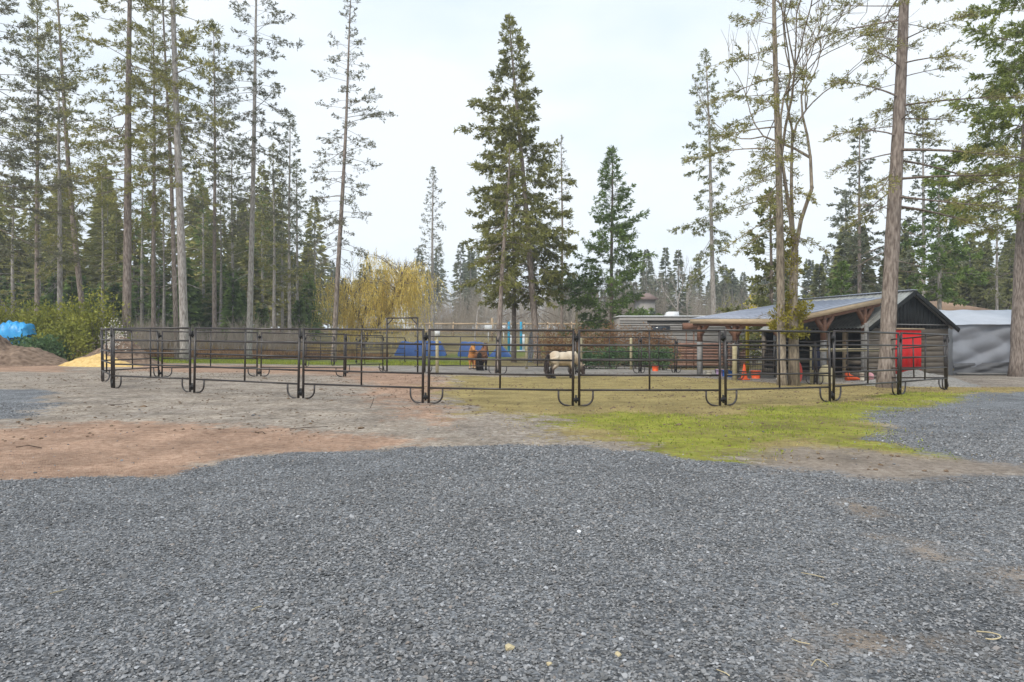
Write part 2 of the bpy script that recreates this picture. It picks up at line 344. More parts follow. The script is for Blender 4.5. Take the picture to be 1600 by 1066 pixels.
def scatter(name, pts, rot, scl, protos, label, cat):
    me = bpy.data.meshes.new(name); me.vertices.add(len(pts)); me.vertices.foreach_set('co', pts.astype(np.float32).ravel())
    a = me.attributes.new('rot', 'FLOAT_VECTOR', 'POINT'); a.data.foreach_set('vector', rot.astype(np.float32).ravel())
    a = me.attributes.new('scl', 'FLOAT', 'POINT'); a.data.foreach_set('value', scl.astype(np.float32))
    ob = bpy.data.objects.new(name, me); C.objects.link(ob); tag(ob, label, cat, kind='stuff')
    col = bpy.data.collections.new(name+'_pieces')
    for p in protos: col.objects.link(p)
    ng = bpy.data.node_groups.new(name+'_nodes', 'GeometryNodeTree'); ng.interface.new_socket('Geometry', in_out='INPUT', socket_type='NodeSocketGeometry'); ng.interface.new_socket('Geometry', in_out='OUTPUT', socket_type='NodeSocketGeometry')
    N = ng.nodes.new; K = ng.links.new; i = N('NodeGroupInput'); o = N('NodeGroupOutput'); ip = N('GeometryNodeInstanceOnPoints'); ci = N('GeometryNodeCollectionInfo')
    ci.inputs['Collection'].default_value = col; ci.inputs['Separate Children'].default_value = True; ci.inputs['Reset Children'].default_value = True
    ip.inputs['Pick Instance'].default_value = True
    r = N('GeometryNodeInputNamedAttribute'); r.data_type = 'FLOAT_VECTOR'; r.inputs['Name'].default_value = 'rot'
    s = N('GeometryNodeInputNamedAttribute'); s.data_type = 'FLOAT'; s.inputs['Name'].default_value = 'scl'
    K(i.outputs[0], ip.inputs['Points']); K(ci.outputs[0], ip.inputs['Instance']); K(r.outputs['Attribute'], ip.inputs['Rotation']); K(s.outputs['Attribute'], ip.inputs['Scale']); K(ip.outputs[0], o.inputs[0])
    md = ob.modifiers.new('scatter', 'NODES'); md.node_group = ng
    return ob
def gz(x, y): return terr(x, y)+fbm(x, y, .5, 3)*.05*sst(4, 10, y)+fbm(x, y, 2.5, 9)*.018
ptsx = []; ptsy = []; scs = []
for y0, y1, dens, sc in ((1.5, 3.2, 4300, .0064), (3.2, 4.6, 3300, .0070), (4.6, 6.4, 2500, .0077), (6.4, 9.5, 1350, .0092), (9.5, 13, 350, .011)):
    xw = y1*.75+1.0; n = int((y1-y0)*2*xw*dens); ptsx.append(RNG.uniform(-xw, xw, n)); ptsy.append(RNG.uniform(y0, y1, n)); scs.append(sc*np.exp(RNG.normal(-.05, .31, n)))
sx = np.concatenate(ptsx); sy = np.concatenate(ptsy); ssc = np.concatenate(scs)
Wp = weights(sx, sy); keep = (Wp['w_gravel']*(1-.85*Wp['w_dirt']) > .35+RNG.random(len(sx))*.35) | (RNG.random(len(sx)) < .006)
sx, sy, ssc = sx[keep], sy[keep], ssc[keep]; ssc = ssc*(.62+.72*np.clip(fbm(sx, sy*.6, .45, 91)+.5, 0, 1))
stones = scatter('gravel', np.stack([sx, sy, gz(sx, sy)+ssc*.25], -1), np.stack([RNG.uniform(-.5, .5, len(sx)), RNG.uniform(-.5, .5, len(sx)), RNG.uniform(0, 6.28, len(sx))], -1), ssc,
        [stone_mesh('stone_a', 1, M['stone']), stone_mesh('stone_b', 2, M['stone']), stone_mesh('stone_c', 3, M['stone']), stone_mesh('stone_d', 4, M['stone'])], 'loose dark grey crushed gravel covering the driveway', 'gravel')

# leaf litter and clods on dirt and grass
n = 9000; lx = RNG.uniform(-16, 16, n); ly = 6.5+RNG.random(n)*22; Wl = weights(lx, ly); kk = (Wl['w_gravel'] < .3) & (vnoise(lx, ly, .7, 55) > .42); lx, ly = lx[kk], ly[kk]; lsc = .009*np.exp(RNG.normal(0, .5, len(lx)))
M['litter'] = mat('leaf_litter', (.10, .065, .04), .9, scale=1.5, col2=(.24, .17, .11))
scatter('leaf_litter', np.stack([lx, ly, gz(lx, ly)+.004], -1), np.stack([lx*0, lx*0, RNG.uniform(0, 6, len(lx))], -1), lsc*1.6, [stone_mesh('clod_a', 11, M['litter']), stone_mesh('clod_b', 12, M['litter'])], 'scattered dark leaf litter and clods on the dirt and grass', 'litter')
# grass blades on the moss and in the pen
n = 170000; ax = RNG.uniform(-16, 16, n); ay = 7+RNG.random(n)**.8*17; Wg = weights(ax, ay); pr = np.clip(Wg['w_moss']*1.0+Wg['w_grass']*.25, 0, 1)*(1-Wg['w_gravel'])*(.25+.75*vnoise(ax, ay, 1.1, 77)); k = RNG.random(n) < pr*.9
ax, ay = ax[k], ay[k]; gmoss = Wg['w_moss'][k] > .5
gb = MB(); p = np.stack([ax, ay, gz(ax, ay)-.005], -1); d = RNG.normal(size=p.shape)*.55; d[:, 2] = 1
hh = np.where(gmoss, RNG.uniform(.02, .06, len(ax)), RNG.uniform(.015, .05, len(ax)))
gb.blades(p[gmoss], d[gmoss], hh[gmoss], .014, 0, .4); gb.blades(p[~gmoss], d[~gmoss], hh[~gmoss], .012, 1, .4)
tag(part('short_grass', gb, [M['grass'], M['dry_grass']]), 'short mossy green grass in and before the pen', 'grass', kind='stuff')
def blade_band(name, label, cat, mt, n, xr, yr, h, wd):
    x = RNG.uniform(*xr, n); y = RNG.uniform(*yr, n); kk = vnoise(x, y, .35, 31) > .28; x = x[kk]; y = y[kk]
    p = np.stack([x, y, terr(x, y)-.02], -1); d = RNG.normal(size=p.shape)*.35; d[:, 2] = 1
    b = MB(); b.blades(p, d, RNG.uniform(*h, len(x))*(.6+.8*vnoise(x, y, .5, 8)), wd, 0, .4); return tag(part(name, b, mt), label, cat, kind='stuff')
blade_band('dry_grass', 'tall tan dry grass behind the left part of the pen', 'grass', M['dry_grass'], 16000, (-27, -12), (51, 55), (.5, 1.0), .05)
blade_band('dead_bracken', 'low reddish brown dead bracken on the bank behind the pen', 'bracken', M['bracken'], 13000, (-30, -9), (46.5, 50.5), (.25, .65), .06)
blade_band('green_grass', 'strip of bright green grass beyond the far side of the pen', 'grass', M['grass'], 14000, (-24, -2), (36, 43), (.06, .2), .03)

# ---------------------------------------------------------------- trees
def unit(v): return v/(np.linalg.norm(v, axis=-1, keepdims=True)+1e-9)
def conifer(seed, H, r0, cb=.4, R=2.2, shape='pine', n=90, pitch=(-10, 35), droop=.25, lean=(0, 0), asym=(0, 0.0), dead=14,
            tl=.22, tw=.075, per=5, space=.16, twd=5.5, spread=.75, bow=0.0, gaps=.0):
    """returns trunk MB (trunk, limbs, twigs) and crown MB (needle tufts), base at the origin"""
    r = np.random.default_rng(seed); tk = MB(); cr = MB()
    tt = np.linspace(0, 1, 40); ph = r.uniform(0, 6, 2)
    cx = lean[0]*tt+bow*np.sin(pi*tt)+.06*np.sin(tt*7+ph[0])*tt; cy = lean[1]*tt+.06*np.sin(tt*6+ph[1])*tt
    rad = r0*((1-tt)**.75*.93+.03)+.012; rad[0] *= 1.28
    ctr = np.stack([cx, cy, tt*H], -1); ctr[0, 2] = -.25
    tk.tube(ctr, rad*(1+r.normal(size=40)*.035), 12)
    at = lambda t: np.array([np.interp(t, tt, ctr[:, i]) for i in range(3)])
    sa, sb, sra, srb = [], [], [], []; tp, td = [], []
    for i in range(n+dead):
        isdead = i >= n
        u = (i+r.random())/n if not isdead else 0
        t = cb+(1-cb)*min(u, .995)**.92 if not isdead else cb*r.uniform(.45, 1.1)
        q = (t-cb)/(1-cb) if not isdead else 0
        if shape == 'cone': Lm = (R*(1-q)**.85+.12)*(1 if cb < .15 else .55+.45*min(1, q*4.5))
        elif shape == 'spire': Lm = R*(1-q)**.6*(.75+.25*sin(q*21+ph[0]))+.15
        else: Lm = R*(.55+.5*sin(pi*min(.15+q*.8, 1)))*(1-q**2.6)+.2
        Lm *= r.uniform(.38, 1.15)*(1+.22*sin(q*11+i*2.4+ph[1]*3)); az = i*2.39996+r.normal()*.4
        if gaps and r.random() < gaps: continue
        Lm *= 1+asym[1]*cos(az-asym[0])
        if isdead: Lm = R*r.uniform(.15, .6)
        p0 = radians(pitch[0]+(pitch[1]-pitch[0])*q+r.normal()*9)
        s = np.linspace(0, 1, 6); h = np.array([cos(az), sin(az), 0]); side = np.array([-sin(az), cos(az), 0])
        wob = r.normal(size=2)*.10
        P = at(t)+h*(Lm*s*cos(p0))[:, None]+side*(Lm*(wob[0]*s**2))[:, None]
        P[:, 2] += Lm*(s*sin(p0)-droop*s**2*(1-.5*q)+wob[1]*.6*s*s+(.16*s**3 if droop > .15 else 0))
        lr = np.linspace(max(.012, r0*.17*(Lm/R)*(1-.5*q)), .006, 6)
        sa.append(P[:-1]); sb.append(P[1:]); sra.append(lr[:-1]); srb.append(lr[1:])
        k = int(Lm*twd*(.5 if isdead else 1))+1
        ss = r.uniform(.22 if shape != 'pine' else .3, 1, k)**(.8)
        base = np.stack([np.interp(ss, s, P[:, j]) for j in range(3)], -1)
        tan = unit(np.stack([np.interp(ss, s, np.gradient(P[:, j])) for j in range(3)], -1))
        sg = np.where(np.arange(k) % 2, 1, -1)[:, None]
        dr = unit(tan*r.uniform(.4, 1.0, (k, 1))+sg*side*r.uniform(.35, 1, (k, 1))*spread+np.array([0, 0, 1])*r.normal(.02 if shape == 'pine' else -.12, .25, (k, 1)))
        tl_ = (Lm*.33*(1.15-ss)+.16)*r.uniform(.6, 1.2, k)
        end = base+dr*tl_[:, None]; end[:, 2] -= droop*.35*tl_
        sa.append(base); sb.append(end); sra.append(np.full(k, .0075)); srb.append(np.full(k, .004))
        if isdead: continue
        m = np.maximum(1, (tl_/space).astype(int))
        ii = np.repeat(np.arange(k), m); f = r.uniform(.25, 1.05, len(ii))[:, None]
        tp.append(base[ii]*(1-f)+end[ii]*f); td.append(unit(end-base)[ii])
        tp.append(P[-2:]); td.append(np.repeat(unit(P[-1:]-P[-2:-1]), 2, 0))
    # leader
    tp.append(ctr[-1]+np.stack([np.zeros(6), np.zeros(6), -np.linspace(0, .8, 6)], -1)); td.append(np.tile([0, 0, 1.0], (6, 1)))
    tk.sticks(np.vstack(sa), np.vstack(sb), np.concatenate(sra), np.concatenate(srb))
    p = np.vstack(tp); d = np.vstack(td); N = len(p)
    pi_ = np.repeat(p, per, 0)+r.normal(size=(N*per, 3))*.025; di = unit(np.repeat(d, per, 0)*.9+r.normal(size=(N*per, 3))*(.55 if shape == 'pine' else .45)+np.array([0, 0, .25 if shape == 'pine' else -.08]))
    cr.blades(pi_, di, tl*.95*r.uniform(.6, 1.3, N*per), tw*.66*r.uniform(.7, 1.3, N*per), 0, .6)
    return tk, cr
TREES = []
def put_tree(label, px, Y, gen, mt='needle', bark='bark', name='fir_tree', group=None, scale=(1, 1, 1)):
    x = PX(px, Y); loc = (x, Y, T(x, Y)); tk, cr = gen
    o = thing(name, label, 'tree', loc, group); o.scale = scale; part('trunk', tk, M[bark], o, smooth=True, local=True); part('crown', cr, M[mt], o, local=True)
    TREES.append(o); return o
def topH(py, Y, px): return PZ(py, Y)-T(PX(px, Y), Y)
def lean_px(dx, Y): return dx*Y/F

# the tall pines along the left
put_tree('tall straight pine trunk just behind the left end of the pen, at the flowering shrub', 197, 38, conifer(11, 29, .235, .30, 3.1, n=135, lean=(.3, 0), dead=26, droop=.15, pitch=(-18, 25), space=.15, gaps=.1), 'needle_olive', 'bark', 'pine_tree')
put_tree('tall pale barked pine leaning left, its trunk behind the second near fence panel', 289, 38, conifer(12, 30, .24, .32, 3.1, n=140, lean=(-1.0, 0), dead=26, droop=.12, pitch=(-15, 25), space=.15, gaps=.08), 'needle_olive', 'bark_pale', 'pine_tree')
put_tree('slender pine standing close beside the pale leaning pine', 277, 41, conifer(13, 24, .14, .45, 1.6, n=70, lean=(-.9, 0), dead=20, space=.18), 'needle', 'bark', 'pine_tree')
put_tree('tall pale grey pine with bare lower trunk behind the third near panel', 389, 45, conifer(14, 28, .20, .36, 2.8, n=120, lean=(.6, 0), dead=30, droop=.2, pitch=(-20, 25), gaps=.1), 'needle_dark', 'bark_pale', 'pine_tree')
put_tree('tall sparse pine standing alone against the sky left of the willow', 521, 42, conifer(15, topH(-14, 42, 521), .165, .26, 2.45, n=125, lean=(1.15, 0), dead=10, droop=.34, pitch=(-14, 30), twd=6, space=.15, tl=.17, tw=.07, per=4, gaps=.08), 'needle_dark', 'bark', 'pine_tree')
put_tree('leaning pine with curved trunk at the upper left', 137, 45, conifer(16, 27, .19, .38, 2.7, n=105, lean=(-2.2, 0), bow=-.25, dead=24, droop=.2), 'needle_olive', 'bark', 'pine_tree')
put_tree('thin straight fir trunk rising left of the leaning pine', 93, 42, conifer(17, 17.5, .17, .28, 2.2, 'cone', n=95, dead=20, pitch=(-18, 15), droop=.15), 'needle_olive', 'bark_pale')
put_tree('pine at the left border whose boughs hang into the picture', -28, 36, conifer(18, 24, .22, .24, 4.2, n=115, dead=12, droop=.2, pitch=(-15, 20)), 'needle_dark', 'bark', 'pine_tree')
put_tree('tall pine between the thin fir and the leaning pine, crown only', 58, 48, conifer(61, 25, .17, .36, 3.2, n=115, dead=18, droop=.2), 'needle', 'bark', 'pine_tree')
put_tree('tall pine behind the gap between the two front pines', 240, 52, conifer(62, 27, .17, .34, 3.4, n=120, dead=18, droop=.18), 'needle_olive', 'bark', 'pine_tree')
put_tree('tall pine behind, between the leaning and the pale grey pine', 335, 54, conifer(63, 26, .17, .36, 3.0, n=110, dead=20, droop=.18), 'needle_dark', 'bark', 'pine_tree')
# forest on the left, tree by tree
fg = 'forest trees behind the left half of the pen'
LF = [(20, 52, 250, .15, 'needle_olive'), (62, 60, 300, .14, 'needle'), (160, 56, 270, .14, 'needle'), (222, 62, 235, .15, 'needle_fresh'), (256, 58, 300, .13, 'needle'), (318, 64, 275, .14, 'needle_fresh'), (345, 58, 300, .12, 'needle'),
      (363, 60, 215, .15, 'needle'), (410, 66, 300, .13, 'needle_fresh'), (428, 55, 225, .15, 'needle_olive'), (441, 62, 290, .13, 'needle'), (452, 56, 182, .17, 'needle_blue'), (464, 60, 250, .14, 'needle'), (492, 70, 375, .12, 'needle_dark')]
side = ['the left border', 'the blue tarp', 'the leaning pine', 'the first tall pine', 'the pale leaning pine', 'the pale leaning pine, on its right', 'the white gate', 'the teal box', 'the third near panel', 'the yellow rail fence end', 'the trunk cluster', 'the trunk cluster, tallest and pointed', 'the trunk cluster on its right', 'the willow, low and brownish']
protoL = [conifer(30+i, 20, .16, [.22, .42, .34][i], 2.5, 'cone', n=95, dead=22, pitch=(-12, 22), droop=.16, space=.2, per=5, tl=.27, tw=.10, gaps=.05) for i in range(3)]
pm = [(a.mesh('trunk', M['bark_pale'], smooth=True), b) for a, b in protoL]; pcr = {}
for i, (px, Y, ty, rr, mt) in enumerate(LF):
    x = PX(px, Y); o = thing('fir_tree', 'forest fir with bare lower trunk nearest to '+side[i], 'tree', (x, Y, T(x, Y)), fg, rz=i*1.7)
    h = topH(ty, Y, px)/20; o.scale = (h*.35+.65, h*.35+.65, h); k = i % 3
    t_ = bpy.data.objects.new('trunk', pm[k][0]); C.objects.link(t_); t_.parent = o
    if (k, mt) not in pcr: pcr[(k, mt)] = pm[k][1].mesh('crown', M[mt])
    c_ = bpy.data.objects.new('crown', pcr[(k, mt)]); C.objects.link(c_); c_.parent = o
# centre
put_tree('large dense pine with leaning trunk in the middle of the picture', 841, 42, conifer(21, topH(26, 42, 841), .22, .20, 4.5, 'cone', n=235, lean=(-1.75, 0), asym=(pi, .18), dead=14, droop=.12, pitch=(-22, 42), space=.13, per=6, tl=.26, tw=.095, twd=6.2), 'needle_pine', 'bark', 'pine_tree')
put_tree('thinner pine whose trunk meets the far fence left of the big pine', 777, 28.6, conifer(22, 9.6, .11, .40, 1.7, 'cone', n=70, lean=(.5, .3), dead=14, droop=.15, pitch=(-25, 30), space=.12, per=6, tl=.2, tw=.065), 'needle_pine', 'bark', 'pine_tree')
put_tree('dark trunked pine close behind the big central pine', 803, 45, conifer(28, 13, .17, .33, 2.5, 'cone', n=90, dead=10, droop=.2, space=.15, per=5), 'needle_dark', 'bark_dark', 'pine_tree')
put_tree('spindly sparse pine just right of the big central pine', 878, 55, conifer(23, topH(214, 55, 878), .13, .22, 1.5, 'spire', n=75, dead=8, droop=.2, space=.2, per=4, gaps=.15), 'needle_dark', 'bark', 'pine_tree')
put_tree('bright green conical fir with boughs to the ground above the brown thicket', 956, 45, conifer(24, topH(232, 45, 956), .15, .07, 3.6, 'cone', n=210, dead=2, droop=.22, pitch=(-8, 38), space=.15, per=6, tl=.26, tw=.09, twd=6), 'needle_fresh', 'bark_dark')
put_tree('narrow spire of upcurved branches behind the willow', 676, 70, conifer(25, topH(262, 70, 676), .19, .24, 2.5, 'cone', n=125, dead=8, droop=-.10, pitch=(-14, 38), space=.24, per=4, tl=.26, tw=.09, twd=4), 'needle_dark', 'bark_pale')
put_tree('tall drooping fir behind the trailer, dense only halfway up', 1118, 48, conifer(26, topH(80, 48, 1118), .19, .30, 2.4, 'spire', n=115, lean=(-.65, 0), asym=(pi, .25), dead=8, droop=.38, pitch=(-22, 25), space=.14, per=6, tl=.24, tw=.085), 'needle', 'bark_pale')
# right side
put_tree('pine stem of the twin trunk before the timber shelter', 1222, 22.9, conifer(41, 17, .145, .30, 1.9, n=105, lean=(-.25, .1), asym=(pi, .3), dead=26, droop=.15, pitch=(-25, 30), space=.11, tl=.13, tw=.045, per=5, twd=8, gaps=.1), 'needle_olive', 'bark_moss', 'pine_tree')
put_tree('thick lone pine trunk rising beside the red barn door', 1384, 21.2, conifer(42, 21, .24, .26, 2.9, n=100, lean=(.95, 0), asym=(0, .25), dead=9, droop=.14, pitch=(-8, 30), space=.11, tl=.12, tw=.04, per=5, twd=8, spread=.9), 'needle_olive', 'bark', 'pine_tree')
put_tree('massive fir at the right border with boughs sweeping over the tarp shed', 1590, 30, conifer(43, 24, .33, .27, 5.0, 'cone', n=150, lean=(1.0, 0), asym=(pi, .15), dead=8, droop=.26, pitch=(-8, 18), space=.12, per=6, tl=.22, tw=.075, twd=8), 'needle_bright', 'bark')
put_tree('tall grey spruce with level branches behind the barn roof', 1343, 60, conifer(44, topH(188, 60, 1343), .19, .10, 3.3, 'cone', n=140, dead=4, droop=.12, pitch=(-14, 30), space=.2, per=5, tl=.28, tw=.15), 'needle_blue', 'bark')
put_tree('second spruce half hidden left of the grey spruce', 1322, 66, conifer(45, topH(300, 66, 1322), .15, .10, 3.0, 'cone', n=110, dead=4, droop=.12, space=.22, per=5, tl=.3, tw=.15), 'needle_blue', 'bark')
put_tree('tall fir seen between the lone pine and the right border fir', 1443, 52, conifer(46, topH(172, 52, 1443), .17, .3, 2.1, 'spire', n=100, dead=10, droop=.2, space=.18, per=5, tw=.15), 'needle_blue', 'bark_pale')
put_tree('fresh green young fir above the brown house roof', 1468, 44, conifer(47, topH(262, 44, 1468), .15, .34, 2.6, 'cone', n=110, dead=6, droop=.2, space=.16, per=6, tl=.27, tw=.15), 'needle_fresh', 'bark_pale')
put_tree('fir with pale thin trunk left of the border fir', 1558, 58, conifer(48, topH(296, 58, 1558), .14, .32, 2.6, 'cone', n=100, dead=10, droop=.15, space=.2, per=5, tw=.15), 'needle', 'bark_pale')
put_tree('small dark green fir peeping over the shelter roof', 1314, 40, conifer(49, topH(412, 40, 1314), .10, .05, 1.7, 'cone', n=80, dead=0, droop=.2, space=.14, per=6, tw=.15), 'needle_fresh', 'bark_dark')
put_tree('green fir boughs behind the twin trunk', 1205, 36, conifer(50, topH(300, 36, 1205), .13, .12, 2.6, 'cone', n=110, dead=0, droop=.25, space=.15, per=6, tw=.15), 'needle', 'bark_dark')

def bare_tree(seed, starts, depth, L0, r0, up=.35, ang=.5, shrink=.74, kids=(2, 3)):
    r = np.random.default_rng(seed); mb = MB(); a, b, ra, rb = [], [], [], []
    def rec(p, d, l, rad, k):
        n = 3; 
        for i in range(n):
            q = p+d*l/n; a.append(p); b.append(q); ra.append(rad*(1-.12*i)); rb.append(rad*(1-.12*(i+1))); p = q
            d = unit(d+r.normal(size=3)*.13+np.array([0, 0, up*.12]))
        if k == 0: return
        for j in range(r.integers(kids[0], kids[1]+1)):
            rec(p, unit(d+r.normal(size=3)*ang+np.array([0, 0, up*.3])), l*shrink*r.uniform(.75, 1.15), rad*.62, k-1)
    for p, d in starts: rec(np.array(p, float), unit(np.array(d, float)), L0, r0, depth)
    a, b, ra, rb = map(np.array, (a, b, ra, rb)); big = ra > .035
    for i in np.where(big)[0]: mb.tube([a[i], (a[i]+b[i])/2, b[i]+(b[i]-a[i])*.06], [ra[i], (ra[i]+rb[i])/2, rb[i]], 8, cap=False)
    mb.sticks(a[~big], b[~big], ra[~big], rb[~big]); return mb, b[ra < .03]
# bare mossy maple, second half of the twin trunk
x = PX(1241, 23.1); o = thing('maple_tree', 'bare many-stemmed maple of the twin trunk, mossy near its foot', 'tree', (x, 23.1, T(x, 23.1)))
mt = MB(); mt.tube([(0, 0, -.3), (-.02, 0, 1.5), (-.03, 0, 3.2), (.02, 0, 4.6)], [.21, .16, .14, .12], 10)
up_, tips = bare_tree(5, [((.02, 0, 4.5), (-.10, .05, 1)), ((.02, 0, 4.5), (.17, -.05, 1)), ((.0, 0, 4.55), (.02, .2, 1))], 5, 3.3, .08, up=.55, ang=.36, shrink=.78)
mt.v += up_.v; mt.q += [q+mt.n for q in up_.q]; mt.qm += up_.qm; mt.t += [q+mt.n for q in up_.t]; mt.tm += up_.tm; mt.n += up_.n
part('trunk', mt, M['bark_moss'], o, smooth=True, local=True)
def clump(mb, c, rad, n, ln, wd, r, m=0, flat=0.0):
    q = unit(r.normal(size=(n, 3)))*(r.random((n, 1))**.45)*np.asarray(rad); d = unit(q/np.asarray(rad)+r.normal(size=(n, 3))*.7+np.array([0, 0, .2])); mb.blades(np.asarray(c)+q, d, ln*r.uniform(.6, 1.3, n), wd*r.uniform(.7, 1.3, n), m)
ml = MB(); rr = np.random.default_rng(9)
for i in range(26):
    a = rr.uniform(0, 6.28); k = rr.uniform(.15, .62); clump(ml, (-.12+cos(a)*k, sin(a)*k, rr.uniform(1.75, 2.75)), (.24, .24, .17), 110, .12, .05, rr)
for i in range(24): clump(ml, (rr.normal()*.12-.1, rr.normal()*.12, rr.uniform(2.8, 6.8)), (.15, .15, .22), 45, .10, .04, rr)
part('moss_foliage', ml, M['moss_leaf'], o, local=True)
# weeping willow
def willow():
    r = np.random.default_rng(3); tk = MB(); cr = MB()
    tk.tube([(-3.0, 0, -.3), (-2.1, 0, 1.2), (-.6, 0, 2.9), (.4, 0, 4.4), (.7, 0, 6.2)], [.34, .28, .22, .17, .11], 9)
    tk.tube([(-2.1, 0, 1.2), (-3.2, .2, 3.2), (-3.6, .3, 5.2)], [.17, .12, .05], 7)
    A, B, RA, RB = [], [], [], []; pts = []
    for i in range(64):
        s = np.array([[-.3, 0, 3.2], [.4, 0, 4.6], [.6, 0, 5.6], [-2.6, .1, 2.3], [-3.3, .2, 4.2]][i % 5]); az = r.uniform(0, 2*pi); l = r.uniform(1.4, 3.5); hgt = r.uniform(.8, 2.9)
        t = np.linspace(0, 1, 7)[:, None]; P = s+np.array([cos(az), sin(az), 0])*l*t+np.array([0, 0, 1])*hgt*(1.7*t-1.0*t*t)+r.normal(size=(7, 3))*.09
        A.append(P[:-1]); B.append(P[1:]); RA.append(np.linspace(.05, .015, 6)); RB.append(np.linspace(.045, .01, 6)); pts.append(P[2:])
    tk.sticks(np.vstack(A), np.vstack(B), np.concatenate(RA), np.concatenate(RB)); pts = np.vstack(pts)
    st = pts[r.integers(0, len(pts), 1700)]+r.normal(size=(1700, 3))*np.array([.35, .35, .2]); ln = np.minimum(r.uniform(.8, 3.6, 1700), st[:, 2]-.4); drift = r.normal(size=(1700, 3))*.16; k = 9
    for j in range(k):
        p = st+drift*(j/k)*ln[:, None]+np.array([0, 0, -1])*(ln*j/k)[:, None]; d = np.tile([0, 0, -1.0], (1700, 1))+drift*.8+r.normal(size=(1700, 3))*.22
        cr.blades(p, d, ln/k*1.25, .042)
        cr.blades(p, d+r.normal(size=(1700, 3))*.6, .16, .045)
    up = pts[r.integers(0, len(pts), 900)]; tk.sticks(up, up+unit(r.normal(size=(900, 3))+np.array([0, 0, .9]))*r.uniform(.3, .9, (900, 1)), .012, .004)
    return tk, cr
put_tree('yellow weeping willow with a leaning dark trunk', 616, 62, willow(), 'willow', 'bark_dark', 'willow_tree', scale=(1.15, 1.1, 1.12))

# far wood: one mass of distant conifers
def far_wood(name, label, spots, mt, seed, n=420):
    r = np.random.default_rng(seed); b = MB()
    for (x, y, h) in spots:
        z0 = T(x, y); q = r.random(n)**.8; R = h*.17*(1-q)**.8+.15; az = r.uniform(0, 6.28, n); rad = R*r.uniform(.15, 1, n)
        p = np.stack([x+np.cos(az)*rad*.5, y+np.sin(az)*rad*.5, z0+h*(.1+.9*q)], -1); d = np.stack([np.cos(az), np.sin(az), r.normal(-.25, .25, n)], -1)
        b.blades(p, d, R*.6+.3, .38*r.uniform(.6, 1.3, n), 0, .5); b.sticks([(x, y, z0-.3)], [(x, y, z0+h)], .18, .03, 1)
    return tag(part(name, b, [M[mt], M['bark_pale']]), label, 'woodland', kind='stuff')
r_ = np.random.default_rng(77)
far_wood('far_woodland', 'distant mass of blue green conifers closing the view', [(PX(px, Y), Y, 1.0*(PZ(ty+r_.normal()*12, Y)-T(PX(px, Y), Y))) for px, Y, ty in
   [(r_.uniform(640, 760), r_.uniform(120, 150), 405) for _ in range(9)]+[(720, 115, 372), (735, 118, 385)]+[(r_.uniform(860, 1200), r_.uniform(110, 150), 435) for _ in range(58)]+[(1010, 105, 395), (1040, 108, 388), (1060, 100, 410)]+[(r_.uniform(1200, 1700), r_.uniform(80, 120), 395) for _ in range(34)]+[(r_.uniform(470, 640), r_.uniform(110, 140), 430) for _ in range(12)]], 'needle_blue', 4)
far_wood('near_woodland', 'dense green forest filling the gaps between the left trunks', [(PX(px, Y), Y, PZ(ty, Y)-T(PX(px, Y), Y)) for px, Y, ty in
   [(r_.uniform(-250, 500), r_.uniform(66, 95), r_.uniform(245, 420)) for _ in range(85)]], 'needle_olive', 5, 560)
far_wood('understory', 'young green firs filling the foot of the left forest', [(PX(px, Y), Y, PZ(ty, Y)-T(PX(px, Y), Y)) for px, Y, ty in
   [(r_.uniform(-150, 500), r_.uniform(56, 70), r_.uniform(395, 480)) for _ in range(46)]], 'needle_fresh', 8, 420)
far_wood('right_woodland', 'dense green forest behind the barn and house', [(PX(px, Y), Y, PZ(ty, Y)-T(PX(px, Y), Y)) for px, Y, ty in
   [(r_.uniform(1270, 1800), r_.uniform(58, 75), r_.uniform(345, 440)) for _ in range(44)]], 'needle', 6, 620)
# bare undergrowth
def brush(name, label, n, pxr, Yr, hr, seed, mt='twig'):
    r = np.random.default_rng(seed); Y = r.uniform(*Yr, n); px = r.uniform(*pxr, n); x = PX(px, Y); p = np.stack([x, Y, terr(x, Y)], -1); b = MB()
    h = r.uniform(*hr, n)*(.5+.9*vnoise(x, Y, .25, seed)); d = unit(np.stack([r.normal(0, .22, n), r.normal(0, .22, n), np.ones(n)], -1))
    e = p+d*h[:, None]*.6; b.sticks(p, e, .018, .011)
    for k in range(4):
        f = r.uniform(.3, 1, (n, 1)); q = p*(1-f)+e*f; dd = unit(d+r.normal(size=(n, 3))*.45+np.array([0, 0, .2])); b.sticks(q, q+dd*(h*r.uniform(.2, .5, n))[:, None], .009, .004)
    return tag(part(name, b, M[mt]), label, 'brush', kind='stuff')
brush('bare_brush', 'tan leafless brush under the left forest', 3800, (-150, 480), (50, 58), (.8, 3.2), 3)
brush('bare_thicket', 'pale bare saplings in the distance at the centre', 4200, (640, 1200), (98, 125), (4, 11), 4)
brush('bare_scrub', 'bare scrub behind the barn on the right', 900, (1180, 1700), (50, 70), (2, 5), 6)
# slender pale alder trunks
for i, (px, Y, ty) in enumerate([(1068, 60, 395), (1076, 61, 400), (33, 40, 400), (742, 80, 420), (545, 75, 400)]):
    b_, _ = bare_tree(60+i, [((0, 0, 0), (r_.normal()*.05, 0, 1))], 4, topH(ty, Y, px)*.42, .09, up=.9, ang=.3, shrink=.6)
    x = PX(px, Y); o = thing('alder_tree', ['bare pale alder left one of a pair behind the trailer', 'bare pale alder right one of a pair behind the trailer', 'small bare branching tree above the blue tarp', 'bare pale tree between the spire and the big pine', 'thin bare tree left of the willow'][i], 'tree', (x, Y, T(x, Y))); part('trunk', b_, M['bark_pale'], o, local=True)

